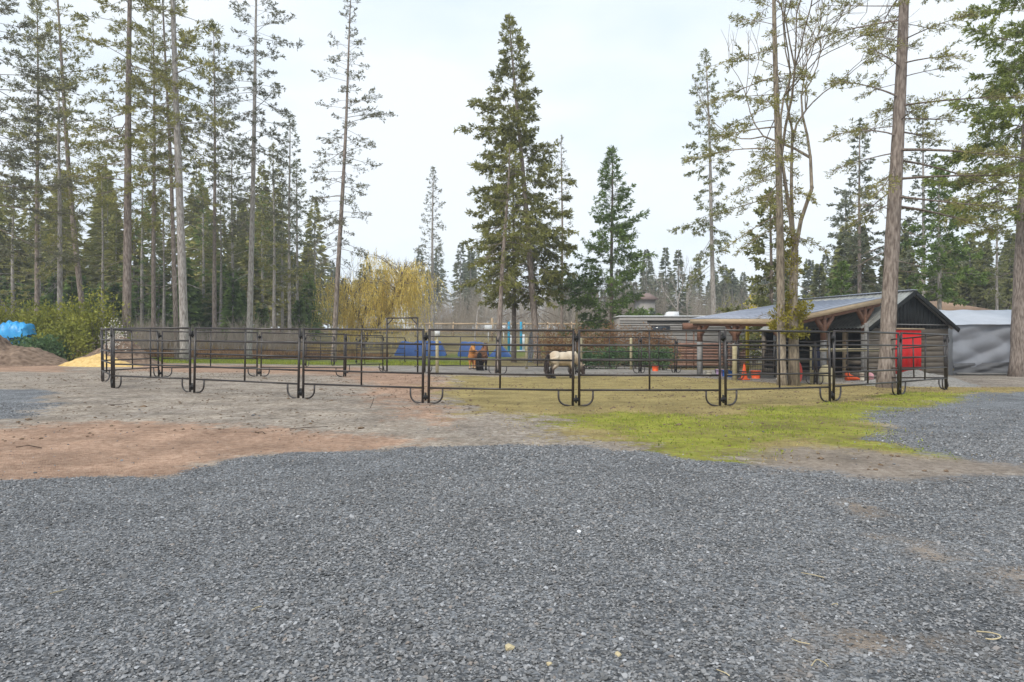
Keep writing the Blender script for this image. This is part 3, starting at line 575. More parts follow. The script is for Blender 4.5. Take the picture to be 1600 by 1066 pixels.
# ---------------------------------------------------------------- shrubs
def bush(name, label, x, y, rad, n, mt, ln=.16, wd=.07, lumps=12, stems=14, seed=0, cat='shrub', z0=0.0, group=None):
    r = np.random.default_rng(seed); o = thing(name, label, cat, (x, y, T(x, y)), group); f = MB(); s = MB(); rx, ry, rz = rad
    for i in range(lumps):
        a = r.uniform(0, 6.28); k = r.random()**.5*.75; c = (cos(a)*k*rx, sin(a)*k*ry, z0+rz*r.uniform(.3, .85)*(1.15-.55*k))
        clump(f, c, (rx*.45, ry*.45, rz*.32), n//lumps, ln, wd, r)
        s.sticks([(cos(a)*k*rx*.3, sin(a)*k*ry*.3, -.1)], [c], .022, .008)
    part('foliage', f, M[mt], o, local=True); part('stems', s, M['bark_dark'], o, local=True); return o
for i, (px, Y, rx, rz, mt, lab) in enumerate([(-10, 37, 2.3, 3.4, 'shrub', 'tall yellow green shrub at the left border above the blue tarp'), (70, 36.5, 2.0, 3.3, 'shrub', 'olive shrub between the blue tarp and the thin fir trunk'), (105, 35, 1.8, 2.2, 'shrub', 'dark leafy shrub in the dip between the two dirt mounds'),
       (150, 37, 2.3, 3.6, 'shrub', 'broad olive evergreen shrub left of the first tall pine'), (60, 33.5, 1.2, 1.3, 'laurel', 'low green bush below the blue tarp')]):
    bush('evergreen_shrub', lab, PX(px, Y), Y, (rx, 1.4, rz), 3600, mt, .2, .085, 26, seed=i)
bush('flowering_shrub', 'small white blossoming shrub behind the left pen corner', PX(183, 33), 33, (.75, .6, 1.95), 700, 'white_leaf', .09, .06, 12, seed=9)
for i, (px, Y) in enumerate([(860, 37), (905, 37.5), (950, 37), (1000, 37.5), (1035, 38)]):
    bush('bramble_thicket', ['brown bramble thicket at the foot of the big pine', 'brown bramble thicket behind the cream pony', 'brown bramble thicket below the green conical fir', 'brown bramble thicket right of the green conical fir', 'brown bramble thicket at the trailer end'][i], PX(px, Y), Y, (1.25, 1.0, 2.3-.2*(i == 4)), 3200, 'bracken', .13, .045, 26, 30, seed=20+i, group='brown thicket row')
for i, px in enumerate([920, 957, 995, 1035]):
    bush('laurel_bush', ['low glossy laurel bush nearest the cream pony', 'second low laurel bush from the cream pony', 'third low laurel bush, before the fence corner', 'last low laurel bush, before the trailer'][i], PX(px, 33.6), 33.6, (.85, .6, 1.15), 1500, 'laurel', .12, .06, 14, seed=30+i, group='laurel row')
bush('yellow_shrub', 'bright yellow flowering shrub above the shelter roof', PX(1177, 44), 44, (1.3, 1, 4.6), 1500, 'yellow_leaf', .16, .08, 14, seed=40)
bush('golden_shrub', 'golden shrub left of the bright yellow one behind the shelter', PX(1140, 46), 46, (1.6, 1, 4.0), 1500, 'needle_olive', .18, .08, 14, seed=41)

# ---------------------------------------------------------------- buildings
def wood(name, a, b, **k): return mat(name, a, .75, scale=3, col2=b, bump=.25, bscale=25, stretch=(1, 1, 6), **k)
M['lumber'] = wood('new_lumber', (.44, .32, .20), (.58, .44, .29))
M['timber'] = wood('stained_timber', (.17, .085, .055), (.27, .14, .09))
M['post_wood'] = wood('treated_post', (.36, .31, .18), (.52, .45, .29))
M['grey_wood'] = wood('weathered_post', (.20, .19, .18), (.31, .30, .285))
M['metal_roof'] = mat('grey_metal_roof', (.42, .45, .53), .45, var=.10, scale=1.2, metal=.15, spec=.5)
M['corrugated'] = mat('galvanised_corrugated', (.36, .36, .33), .5, var=.3, scale=2.5, metal=.35, spec=.5)
M['taupe'] = mat('taupe_siding', (.175, .145, .112), .7, var=.10, scale=2)
M['black_wood'] = mat('black_boards', (.018, .020, .020), .7, var=.35, scale=5, stretch=(5, 5, .6))
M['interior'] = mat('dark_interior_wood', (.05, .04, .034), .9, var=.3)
M['red'] = mat('red_door_paint', (.72, .012, .014), .5, var=.06, scale=2)
M['white'] = mat('white_paint', (.74, .75, .76), .55, var=.05)
M['offwhite'] = mat('cream_plastic', (.62, .58, .48), .5, var=.06)
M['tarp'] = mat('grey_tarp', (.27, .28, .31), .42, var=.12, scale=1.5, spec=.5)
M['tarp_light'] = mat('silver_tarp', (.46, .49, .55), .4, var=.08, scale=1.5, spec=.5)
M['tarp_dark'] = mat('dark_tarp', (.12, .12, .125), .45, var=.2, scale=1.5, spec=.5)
M['blue_tarp'] = mat('blue_tarp', (.02, .25, .60), .4, scale=5, col2=(.05, .42, .80), spec=.5)
M['navy_tarp'] = mat('royal_blue_tarp', (.035, .085, .27), .5, scale=1.5, col2=(.06, .14, .38))
M['roof_brown'] = mat('brown_shingle', (.36, .24, .16), .9, var=.15, scale=4)
M['roof_red'] = mat('dull_red_roof', (.24, .17, .15), .9, var=.1)
M['brick'] = mat('reddish_wood', (.21, .115, .085), .9, scale=5, col2=(.34, .20, .145))
M['trailer_grey'] = mat('trailer_siding', (.29, .27, .25), .6, var=.1)
M['orange'] = mat('orange_plastic', (.85, .12, .03), .45, var=.08)
M['coral'] = mat('faded_red_plastic', (.80, .13, .11), .5, var=.12)
M['pink'] = mat('pink_ball', (.78, .38, .40), .5, var=.1)
M['blue'] = mat('blue_plastic', (.03, .15, .50), .45, var=.1)
M['lilac'] = mat('lilac_plastic', (.45, .32, .50), .5, var=.1)
M['navy'] = mat('navy_cloth', (.025, .028, .055), .9, var=.2)
M['glass'] = mat('dark_window', (.03, .035, .045), .15, var=.2, spec=.6)
M['teal'] = mat('teal_panel', (.085, .15, .145), .6, var=.15)
M['dgreen'] = mat('dark_green_panel', (.06, .085, .085), .6, var=.15)
M['yellow_paint'] = mat('yellow_post', (.62, .46, .03), .6, var=.1)
M['jump_blue'] = mat('jump_blue', (.04, .34, .55), .5, var=.1)
M['dirt'] = mat('dark_soil', (.095, .06, .04), .95, scale=5, col2=(.30, .215, .155), bump=1.0, bscale=5)
M['shavings'] = mat('wood_shavings', (.55, .35, .12), .95, scale=7, col2=(.80, .58, .26), bump=1.0, bscale=16)
M['gravel_heap'] = mat('grey_gravel_heap', (.17, .16, .145), .95, scale=14, col2=(.34, .32, .295), bump=1, bscale=24)

# open timber shelter: eave A-B, ridge D-C
zA = -.2
A = np.array([10.05, 25.3, 2.19]); B = np.array([7.67, 29.35, 2.33]); rv = np.array([.87, .5, 0]); D = A+rv*6.2; D[2] = 3.17; Cc = B+rv*6.2; Cc[2] = 3.17
sh = thing('timber_shelter', 'open timber pony shelter with grey metal roof and knee braced posts', 'shelter', (12.0, 28.5, T(12, 28.5)))
def slab(mb, a, b, c, d, th):
    v = [np.array(p, float) for p in (a, b, c, d)]; lo = [p-np.array([0, 0, th]) for p in v]
    mb.add(v+lo, quads=[[0, 1, 2, 3], [7, 6, 5, 4], [0, 4, 5, 1], [1, 5, 6, 2], [2, 6, 7, 3], [3, 7, 4, 0]])
rf = MB(); slab(rf, A, D, Cc, B, .035)
E1 = D+rv*2.2+np.array([0, 0, -.62]); E2 = Cc+rv*2.2+np.array([0, 0, -.62]); slab(rf, D, E1, E2, Cc, .035)
roof = part('roof', rf, M['metal_roof'], sh)
for i in range(1, 12):
    t = i/12; m_ = MB(); m_.beam(A*(1-t)+B*t+[0, 0, .012], D*(1-t)+Cc*t+[0, 0, .012], .03, .03); part('roof_seam', m_, M['metal_roof'], roof)
def fas(nm, p, q, h=.19, t=.045, mt='lumber'): m_ = MB(); m_.beam(np.array(p)-[0, 0, h/2+.04], np.array(q)-[0, 0, h/2+.04], t, h); return part(nm, m_, M[mt], sh)
fas('fascia', A, B); fas('rake_board', A+rv*.03, D); fas('rake_board', B+rv*.03, Cc)
nrm = np.array([.5, -.87, 0])
def ppost(p, ztop, mt='timber', low='grey_wood', braces=()):
    zb = T(p[0], p[1]); m_ = MB(); zs = zb+(ztop-zb)*.62
    m_.box((p[0], p[1], (zb-.2+zs)/2), (.17, .17, zs-zb+.2), .52); o = part('post', m_, M[low], sh)
    m_ = MB(); m_.box((p[0], p[1], (zs+ztop)/2), (.168, .168, ztop-zs), .52); part('post_top', m_, M[mt], o)
    for d in braces:
        m_ = MB(); d = np.array([*d, 0.]); m_.beam(np.array([p[0], p[1], ztop-.62]), np.array([p[0], p[1], ztop-.03])+d*.55, .13, .15); part('brace', m_, M[mt], o)
ev = (A-B)/np.linalg.norm(A-B); ev2 = (ev[0], ev[1]); ev2n = (-ev[0], -ev[1]); rv2 = (.87, .5)
for t, br in ((.06, (ev2n, rv2)), (.52, (ev2, ev2n)), (.93, (ev2,))):
    p = A*(1-t)+B*t+rv*.22; ppost(p, p[2]-.12, braces=br)
for f in (2.6, 5.2):
    p = A+rv*f+(B-A)/np.linalg.norm(B-A)*.2; ppost(p, 2.19+.98*f/6.2-.26, braces=(rv2, (-.87, -.5)))
    p = B+rv*f-(B-A)/np.linalg.norm(B-A)*.2; ppost(p, 2.33+.84*f/6.2-.26, braces=(rv2,))
bm_ = MB(); bm_.beam(A+rv*.22+[0, 0, -.22], B+rv*.22+[0, 0, -.22], .14, .2); part('beam', bm_, M['timber'], sh)
bm_ = MB(); bm_.beam(A+rv*.3-nrm*.2+[0, 0, -.26], D-nrm*.2+[0, 0, -.28], .12, .18); part('beam', bm_, M['timber'], sh)

# small barn with red door
u = np.array([-.35, .937, 0]); v_ = np.array([.937, .35, 0]); GL = np.array([14.55, 27.9, 0]); Wd, Dp = 4.55, 6.2; zb = T(16, 29)-.05; EH, RH = 2.02, 3.42
bn = thing('barn', 'small taupe barn with black gable, corrugated roof and red door', 'barn', (16.5, 30, zb))
GR = GL+v_*Wd; AP = GL+v_*(Wd*.5)
nb = 9
for i in range(nb):
    z0 = zb+i*(EH-.16-zb)/nb; z1 = zb+(i+1)*(EH-.16-zb)/nb+.012
    for (s0, s1) in ((0, 1.18), (2.9, Wd)) if z0 < 1.62 else ((0, Wd),):
        m_ = MB(); p0 = GL+v_*s0; p1 = GL+v_*s1; o_ = -u*.014*1.0; th = -u*.045
        pts = [p0, p1, p1+th, p0+th]; m_.add([np.array([*q[:2], z0]) for q in pts]+[np.array([*(q+(u*.02 if k > 1 else 0))[:2], z1]) for k, q in enumerate(pts)], quads=[[0, 1, 2, 3], [7, 6, 5, 4], [0, 4, 5, 1], [1, 5, 6, 2], [2, 6, 7, 3], [3, 7, 4, 0]])
        part('siding_board', m_, M['taupe'], bn)
        m_ = MB(); q0 = GR+u*0; q1 = GR+u*Dp; t2 = v_*.045; pts = [q0, q1, q1+t2, q0+t2]
    m_.add([np.array([*q[:2], z0]) for q in pts]+[np.array([*q[:2], z1]) for q in pts], quads=[[0, 1, 2, 3], [7, 6, 5, 4], [0, 4, 5, 1], [1, 5, 6, 2], [2, 6, 7, 3], [3, 7, 4, 0]]); part('siding_board', m_, M['taupe'], bn)
# gable boards
ng = 22
for i in range(ng):
    s0, s1 = Wd*i/ng+.004, Wd*(i+1)/ng-.004; f = lambda s: EH+(RH-EH)*(1-abs(s/Wd-.5)*2)-.05
    m_ = MB(); a0 = GL+v_*s0; a1 = GL+v_*s1; th = -u*(.05+.006*(i % 2)); zl = EH-.14
    P8 = [np.array([*a0[:2], zl]), np.array([*a1[:2], zl]), np.array([*a1[:2], max(f(s1), zl+.02)]), np.array([*a0[:2], max(f(s0), zl+.02)])]
    m_.add(P8+[q+th for q in P8], quads=[[0, 1, 2, 3], [7, 6, 5, 4], [0, 4, 5, 1], [1, 5, 6, 2], [2, 6, 7, 3], [3, 7, 4, 0]]); part('gable_board', m_, M['black_wood'], bn)
m_ = MB(); m_.beam(GL-v_*.12-u*.075+[0, 0, EH+.02], GR+v_*.12-u*.075+[0, 0, EH+.02], .03, .045); part('trim', m_, M['grey_wood'], bn)
m_ = MB(); m_.beam(GL+v_*.02-u*.08+[0, 0, EH-.30], GL+v_*1.1-u*.08+[0, 0, EH-.30], .03, .045); part('trim', m_, M['grey_wood'], bn)
# corrugated roof
def corr(a, b, c, d, nn, amp, mb):
    a, b, c, d = map(np.array, (a, b, c, d)); V = []; 
    for i in range(nn*4+1):
        t = i/(nn*4); z = np.array([0, 0, amp*sin(t*nn*2*pi)]); V += [a*(1-t)+b*t+z, d*(1-t)+c*t+z]
    mb.add(V, quads=[[2*i, 2*i+2, 2*i+3, 2*i+1] for i in range(nn*4)])
rz = np.array([0, 0, 1.0]); ov = .28
def rp(s, k, dz=0): return GL+v_*s+u*k+rz*((EH+(RH-EH)*(1-abs(s/Wd-.5)*2))+.03+dz)
m_ = MB(); corr(rp(-ov, -.3), rp(-ov, Dp), rp(Wd/2, Dp), rp(Wd/2, -.3), 34, .022, m_); corr(rp(Wd+ov, -.3), rp(Wd+ov, Dp), rp(Wd/2, Dp), rp(Wd/2, -.3), 34, .022, m_)
part('roof', m_, M['corrugated'], bn, smooth=True)
for s0, s1 in ((-ov, Wd/2), (Wd+ov, Wd/2)):
    m_ = MB(); m_.beam(rp(s0, -.32, -.08), rp(s1, -.32, -.08), .05, .17); part('barge_board', m_, M['black_wood'], bn)
m_ = MB(); m_.beam(rp(Wd/2, -.3, .03), rp(Wd/2, Dp, .03), .26, .03); part('ridge_cap', m_, M['metal_roof'], bn)
# open left side: posts, dark inside
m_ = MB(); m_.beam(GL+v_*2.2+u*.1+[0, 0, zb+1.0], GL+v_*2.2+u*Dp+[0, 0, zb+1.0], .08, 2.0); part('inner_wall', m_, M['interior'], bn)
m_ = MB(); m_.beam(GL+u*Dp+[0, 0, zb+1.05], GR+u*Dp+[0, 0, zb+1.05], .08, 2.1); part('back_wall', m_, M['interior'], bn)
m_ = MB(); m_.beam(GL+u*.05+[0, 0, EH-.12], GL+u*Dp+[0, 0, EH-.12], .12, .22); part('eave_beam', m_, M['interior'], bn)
for k in (.1, 1.15, 2.1, 2.35, 4.2, 6.1):
    p = GL+u*k; m_ = MB(); m_.box((p[0], p[1], (zb-.1+EH-.2)/2), (.16, .16, EH-.2-zb+.1), .36); part('post', m_, M['lumber' if 1 < k < 3 else 'taupe'], bn)
for k0, k1 in ((.1, 1.15), (2.4, 4.2), (4.2, 6.1)):
    for i in range(4):
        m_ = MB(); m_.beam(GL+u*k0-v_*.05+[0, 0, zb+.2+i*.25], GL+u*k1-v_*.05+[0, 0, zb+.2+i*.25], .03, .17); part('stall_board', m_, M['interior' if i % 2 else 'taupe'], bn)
# red door hung on the gable wall, in two leaves, ragged at the foot
for s0, s1 in ((1.25, 2.1), (2.11, 2.86)):
    m_ = MB(); n_ = 9; top = 1.80; V = []
    for i in range(n_):
        q = GL+v_*(s0+(s1-s0)*i/(n_-1))-u*(.10+.012*sin(i*1.9)); zz = zb+.26+.04*sin(i*2.3+s0*5)
        V += [np.array([*q[:2], zz]), np.array([*q[:2], top]), np.array([*(q+u*.03)[:2], zz]), np.array([*(q+u*.03)[:2], top])]
    Q = []
    for i in range(n_-1):
        b0 = 4*i; Q += [[b0, b0+4, b0+5, b0+1], [b0+2, b0+3, b0+7, b0+6], [b0+1, b0+5, b0+7, b0+3], [b0, b0+2, b0+6, b0+4]]
    m_.add(V, quads=Q); part('door', m_, M['red'], bn)
m_ = MB(); m_.beam(GL+v_*1.15-u*.13+[0, 0, 1.86], GL+v_*3.0-u*.13+[0, 0, 1.86], .05, .05); part('door_rail', m_, M['lumber'], bn)
m_ = MB(); m_.box(GL+v_*1.02-u*.1+[0, 0, zb+.55], (.2, .06, .8), .36); part('kick_board', m_, M['white'], bn)
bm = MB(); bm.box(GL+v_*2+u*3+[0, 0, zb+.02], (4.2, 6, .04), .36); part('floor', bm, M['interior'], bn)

# tarp covered shed on the right
def cloth(mb, a, b, c, d, nu, nv, amp, seed, folds):
    a, b, c, d = map(lambda q: np.array(q, float), (a, b, c, d)); r = np.random.default_rng(seed); nm = np.cross(b-a, d-a); nm /= np.linalg.norm(nm)
    uu, vv = np.meshgrid(np.linspace(0, 1, nu), np.linspace(0, 1, nv)); P = (a[None, None]*(1-uu[..., None])+b*uu[..., None])*(1-vv[..., None])+(d*(1-uu[..., None])+c*uu[..., None])*vv[..., None]
    h = np.zeros_like(uu)
    for k in range(folds):
        an = r.uniform(-.9, .9); ph = r.uniform(0, 6.28); fr = r.uniform(4, 13); h += np.abs(np.sin((uu*cos(an)+vv*sin(an))*fr+ph+1.2*vnoise(uu*4, vv*4, 1, seed+k)))**1.5*r.uniform(.4, 1)
    h = (h/folds-.4)*amp*2; P = P+nm*h[..., None]; i = np.arange(nu*nv).reshape(nv, nu)
    mb.add(P.reshape(-1, 3), quads=np.stack([i[:-1, :-1], i[:-1, 1:], i[1:, 1:], i[1:, :-1]], -1).reshape(-1, 4))
tY = 31.0; tz = T(20, tY); x0, x1, x2 = PX(1489, tY), PX(1582, tY), PX(1640, tY)
ts = thing('tarp_shed', 'shed wrapped in silver grey tarpaulin at the right of the barn', 'shed', ((x0+x1)/2, tY+1.5, tz))
zt, zr = PZ(507, tY), PZ(484, tY+2.2)
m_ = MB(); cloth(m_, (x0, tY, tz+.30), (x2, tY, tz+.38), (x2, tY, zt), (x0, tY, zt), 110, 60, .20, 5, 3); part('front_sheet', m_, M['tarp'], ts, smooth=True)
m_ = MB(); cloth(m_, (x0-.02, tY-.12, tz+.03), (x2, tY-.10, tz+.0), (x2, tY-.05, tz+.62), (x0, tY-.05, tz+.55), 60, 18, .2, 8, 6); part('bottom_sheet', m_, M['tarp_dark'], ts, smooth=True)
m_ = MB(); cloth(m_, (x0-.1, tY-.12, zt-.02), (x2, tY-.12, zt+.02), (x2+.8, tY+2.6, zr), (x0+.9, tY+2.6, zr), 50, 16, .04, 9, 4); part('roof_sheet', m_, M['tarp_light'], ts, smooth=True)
m_ = MB(); cloth(m_, (x0, tY+2.6, tz), (x0, tY, tz), (x0, tY, zt), (x0+.9, tY+2.6, zr), 20, 20, .05, 11, 4); part('side_sheet', m_, M['tarp'], ts, smooth=True)
m_ = MB(); m_.beam((x0+.05, tY-.2, tz+.09), (x1-.3, tY-.22, tz+.07), .1, .07); part('edge_pole', m_, M['grey_wood'], ts)

# house behind
def house(name, label, px0, px1, Y, ez, rzh, wallm, roofm, dep=7):
    xa, xb = PX(px0, Y), PX(px1, Y); g = T((xa+xb)/2, Y); o = thing(name, label, 'house', ((xa+xb)/2, Y+dep/2, g))
    m_ = MB(); m_.box(((xa+xb)/2, Y+dep/2, (g+ez)/2-.2), (xb-xa, dep, ez-g+.4)); wl = part('wall', m_, M[wallm], o)
    m_ = MB(); e = .45; hx = (xb-xa)*.22
    V = [(xa-e, Y-e, ez), (xb+e, Y-e, ez), (xb+e, Y+dep+e, ez), (xa-e, Y+dep+e, ez), (xa+hx, Y+dep/2, rzh), (xb-hx, Y+dep/2, rzh)]
    m_.add(V, tris=[[1, 2, 5], [3, 0, 4]], quads=[[0, 1, 5, 4], [2, 3, 4, 5], [3, 2, 1, 0]]); part('roof', m_, M[roofm], o)
    for t in (.25, .7):
        m_ = MB(); m_.box((xa+(xb-xa)*t, Y-.02, g+(ez-g)*.6), (1.3, .06, .9)); part('window', m_, M['glass'], o)
    return o
house('house', 'white walled house with low brown roof behind the barn', 1405, 1545, 52, PZ(486, 52), PZ(470, 55), 'white', 'roof_brown')
house('far_house', 'distant house with dull red roof left of the bare alders', 1000, 1024, 95, PZ(468, 95), PZ(458, 97), 'trailer_grey', 'roof_red', 4)
house('far_shed', 'distant pale grey roofed outbuilding right of the spire tree', 690, 718, 118, PZ(497, 118), PZ(484, 121), 'trailer_grey', 'metal_roof', 5)
house('grey_outbuilding', 'low grey outbuilding glimpsed beneath the willow', 545, 606, 100, PZ(512, 100), PZ(494, 103), 'trailer_grey', 'metal_roof', 6)
house('white_cottage', 'white building glimpsed through the timber shelter', 1172, 1215, 48, PZ(513, 48), PZ(503, 50), 'white', 'white', 4)
# travel trailer
Y = 40.0; xa, xb = PX(968, Y), PX(1170, Y); g = T(8, Y); zt = PZ(495, Y)
tr = thing('trailer', 'long grey trailer with white roof left of the timber shelter', 'trailer', ((xa+xb)/2, Y+1.2, g))
m_ = MB(); m_.box(((xa+xb)/2, Y+1.2, (zt+g+.3)/2), (xb-xa, 2.4, zt-g-.3)); bd = part('body', m_, M['trailer_grey'], tr)
for i in range(7): m_ = MB(); m_.box(((xa+xb)/2, Y-.012, zt-.2-i*.14), (xb-xa-.02, .03, .10)); part('siding_board', m_, M['trailer_grey'], bd)
m_ = MB(); m_.box(((xa+xb)/2, Y+1.2, zt+.03), (xb-xa+.1, 2.5, .06)); part('roof', m_, M['white'], tr)
for i in range(8): m_ = MB(); m_.box(((xa+xb)/2+.6, Y-.05, g+.12+i*.17), (xb-xa-1.3, .07, .15)); part('skirting_board', m_, M['brick'], tr)
m_ = MB(); m_.box((PX(1043, Y), Y-.06, PZ(502, Y)), (2.4, .09, .09)); part('awning', m_, M['bracket'], tr)
m_ = MB(); m_.box((PX(1032, Y), Y-.03, PZ(514, Y)), (1.1, .05, .3)); part('window', m_, M['glass'], tr)
m_ = MB(); xx = PX(1056, Y); m_.add([(xx-.42, Y+.8, zt+.06), (xx+.4, Y+.8, zt+.06), (xx+.4, Y+1.5, zt+.06), (xx-.42, Y+1.5, zt+.06), (xx-.22, Y+.85, zt+.34), (xx+.38, Y+.85, zt+.34), (xx+.38, Y+1.45, zt+.34), (xx-.22, Y+1.45, zt+.34)], quads=[[3, 2, 1, 0], [4, 5, 6, 7], [0, 1, 5, 4], [1, 2, 6, 5], [2, 3, 7, 6], [3, 0, 4, 7]]); part('air_conditioner', m_, M['white'], tr)
# ladder stand before the trailer
o = thing('ladder_stand', 'dark red ladder stand with a hood in front of the trailer', 'stand', (PX(1078, 38), 38, T(9, 38)))
for dx in (-.2, .22): m_ = MB(); m_.tube([(PX(1078, 38)+dx, 38, T(9, 38)), (PX(1078, 38)+dx, 38, PZ(516, 38))], .03, 6); part('leg', m_, M['timber'], o)
for i in range(5): m_ = MB(); z = T(9, 38)+.3+i*.3; m_.beam((PX(1078, 38)-.2, 38, z), (PX(1078, 38)+.22, 38, z), .03, .03); part('rung', m_, M['timber'], o)
m_ = MB(); m_.box((PX(1078, 38), 38, PZ(510, 38)), (.75, .4, .36)); part('hood', m_, M['timber'], o)

# ---------------------------------------------------------------- pen of tubular panels
PL, PH = 2.86, 1.52
def panel_parts(o):
    h = PL/2
    for s in (-1, 1):
        m_ = MB(); m_.tube([(s*h, 0, .02), (s*h, 0, PH-.03)], .027, 10); p = part('post', m_, M['pipe'], o, True, True)
        m_ = MB(); a = np.linspace(0, pi/2, 7); R_ = .17
        m_.tube([(s*(h-.28), 0, .31)]+[(s*(h-.28+R_-R_*cos(t)), 0, .025+R_-R_*sin(t)) for t in a]+[(s*(h+.0), 0, .025)], .019, 8); part('foot', m_, M['pipe'], o, True, True)
        for z in (.14, PH-.17):
            m_ = MB(); m_.box((s*(h+.045), 0, z), (.07, .05, .075)); m_.tube([(s*(h+.075), 0, z-.07), (s*(h+.075), 0, z+.09)], .012, 6); part('hinge_pin', m_, M['bracket'], p, False, True)
    zs = np.linspace(.325, PH-.025, 5)
    for k, z in enumerate(zs): m_ = MB(); m_.tube([(-h-(.02 if k == 4 else 0), 0, z), (h+(.02 if k == 4 else 0), 0, z)], .023 if k == 4 else .0205, 10); part('rail', m_, M['pipe'], o, True, True)
    m_ = MB(); m_.tube([(0, .0, .325), (0, .0, PH-.03)], .0195, 8); part('upright', m_, M['pipe'], o, True, True)
J = dict(n0=(-11.45, 22.2), n1=(-11.65, 19.4), n2=(-9.95, 17.0), n3=(-7.38, 15.75), n4=(-4.52, 14.6), n5=(-1.74, 13.74), n6=(1.256, 13.4), n7=(4.145, 13.4), n8=(6.79, 14.48), n9=(9.29, 16.38), n10=(11.75, 18.43),
         n11=(11.66, 21.3), n12=(10.64, 23.9), n13=(8.5, 26.0), n14=(9.1, 28.9), n15=(9.75, 32.0), n16=(7.3, 30.5), n17=(5.3, 28.2), n18=(2.6, 27.2), n19=(-.58, 27.2), n20=(-3.62, 27.9), g1=(-3.87, 28.0), g2=(-5.2, 28.4), n21=(-5.35, 28.5), n22=(-6.5, 26.5), n23=(-5.8, 23.8), n24=(-8.6, 23.2))
PANELS = [('n1', 'n2', 'steeply angled panel at the left corner of the pen'), ('n2', 'n3', 'leftmost long panel of the near side of the pen'), ('n3', 'n4', 'near side pen panel standing before the pale leaning pine and the dry grass'), ('n4', 'n5', 'near side pen panel with the walk-through gate seen behind it'),
  ('n5', 'n6', 'near side pen panel in front of the three ponies'), ('n6', 'n7', 'near side pen panel in front of the laurel row'), ('n7', 'n8', 'near side pen panel crossing the twin trunk'), ('n8', 'n9', 'near side pen panel crossing the thick lone trunk'), ('n9', 'n10', 'rightmost near panel across the red barn door'),
  ('n10', 'n11', 'panel running back from the right corner of the pen'), ('n11', 'n12', 'right rear pen panel beside the lone trunk foot'), ('n12', 'n13', 'rear pen panel between twin trunk and pale wooden post'), ('n13', 'n14', 'pen panel turning back at the pale wooden post under the shelter'), ('n14', 'n15', 'hindmost pen panel beside the orange cone'),
  ('n15', 'n16', 'far pen panel before the reddish trailer skirting'), ('n16', 'n17', 'far pen panel at the end of the laurel row'), ('n17', 'n18', 'far pen panel before the laurel row'), ('n18', 'n19', 'far pen panel behind the cream pony'), ('n19', 'n20', 'far pen panel before the two dark and golden ponies'),
  ('n21', 'n22', 'far pen panel left of the tall walk-through gate'), ('n22', 'n23', 'pen panel seen end-on as a thick black bar'), ('n23', 'n24', 'far left pen panel before the green grass strip'), ('n24', 'n0', 'far left pen panel at the back corner'), ('n0', 'n1', 'pen panel closing the left end')]
proto = None
def place_panel(a, b, lab):
    global proto
    a = np.array(a); b = np.array(b); c = (a+b)/2; d = b-a; l = np.hypot(*d)
    if proto is None:
        proto = thing('corral_panel', lab, 'fence panel', (0, 0, 0)); panel_parts(proto); o = proto
    else: o = copy_tree(proto)
    z0, z1 = T(*a), T(*b); o.location = (c[0], c[1], (z0+z1)/2); o.rotation_euler = (radians(RNG.normal()*.7), -atan2(z1-z0, l)+radians(RNG.normal()*.25), atan2(d[1], d[0])); o.scale = ((l-.125)/PL, 1, 1)
    tag(o, lab, 'fence panel', 'tubular panels of the pony pen'); return o
for a, b, lab in PANELS: place_panel(J[a], J[b], lab)
place_panel((-9.75, 32.2), (-9.1, 35.0), 'spare panel standing beyond the pen left of the lone sparse pine')
place_panel((-8.6, 37.5), (-6.0, 38.5), 'distant spare panel beyond the pen at the willow')
# walk-through gate
g1, g2 = np.array(J['g1']), np.array(J['g2']); zg = T(-4.5, 28.2); gt = thing('walk_through_gate', 'tall black walk-through gate frame in the far side of the pen', 'gate', (-4.5, 28.2, zg))
for p in (g1, g2): m_ = MB(); m_.tube([(*p, zg), (*p, zg+2.26)], .034, 8); part('post', m_, M['pipe'], gt, True)
m_ = MB(); m_.tube([(*g1, zg+2.24), (*g2, zg+2.24)], .03, 8); part('header', m_, M['pipe'], gt, True)
for p, q in ((g1, g2), (g2, g1)): e = p+(q-p)*.2; m_ = MB(); m_.tube([(*p, zg+1.95), (*e, zg+2.22)], .022, 6); part('corner_brace', m_, M['pipe'], gt)
e = g2-np.array([.35, .1]); m_ = MB(); m_.tube([(*g2, zg+.02), (*e, zg+.2)], .02, 6); part('foot', m_, M['pipe'], gt)
dr = np.array([-.55, -.83]); g3 = g1+dr*.05
for z in (.28, .6, .9, 1.2, 1.48): m_ = MB(); m_.tube([(*g1, zg+z), (*(g1+np.array([.06, -1.25])), zg+z)], .018, 6); part('gate_rail', m_, M['pipe'], gt)

# ---------------------------------------------------------------- wooden posts, yellow arena fence
def wpost(px, Y, ytop, lab, w_=.13, mt='post_wood'):
    x = PX(px, Y); m_ = MB(); z1 = PZ(ytop, Y); m_.tube([(x, Y, T(x, Y)-.2), (x, Y, z1-.03), (x+.003, Y, z1)], [w_/2, w_/2, w_/2*.8], 10); return lone('wooden_post', m_, M[mt], lab, 'post', (x, Y, T(x, Y)), True, 'round wooden fence posts')
wpost(683, 27.2, 531, 'pale round wooden post left of the golden pony'); wpost(1148, 25.6, 538, 'pale round wooden post beside the orange cone', .17); wpost(1269, 24.6, 539, 'greenish wooden post by the leaning red saucer', .15)
wpost(823, 33, 527, 'faint wooden post before the silver sheet'); wpost(908, 32.5, 527, 'faint wooden post at the left end of the laurels'); wpost(986, 32.5, 528, 'faint wooden post among the laurels'); wpost(901, 44, 488, 'tall pale post rising over the bramble thicket', .16)
wpost(1354, 26, 505, 'grey square-cut post under the shelter roof edge', .15, 'grey_wood')
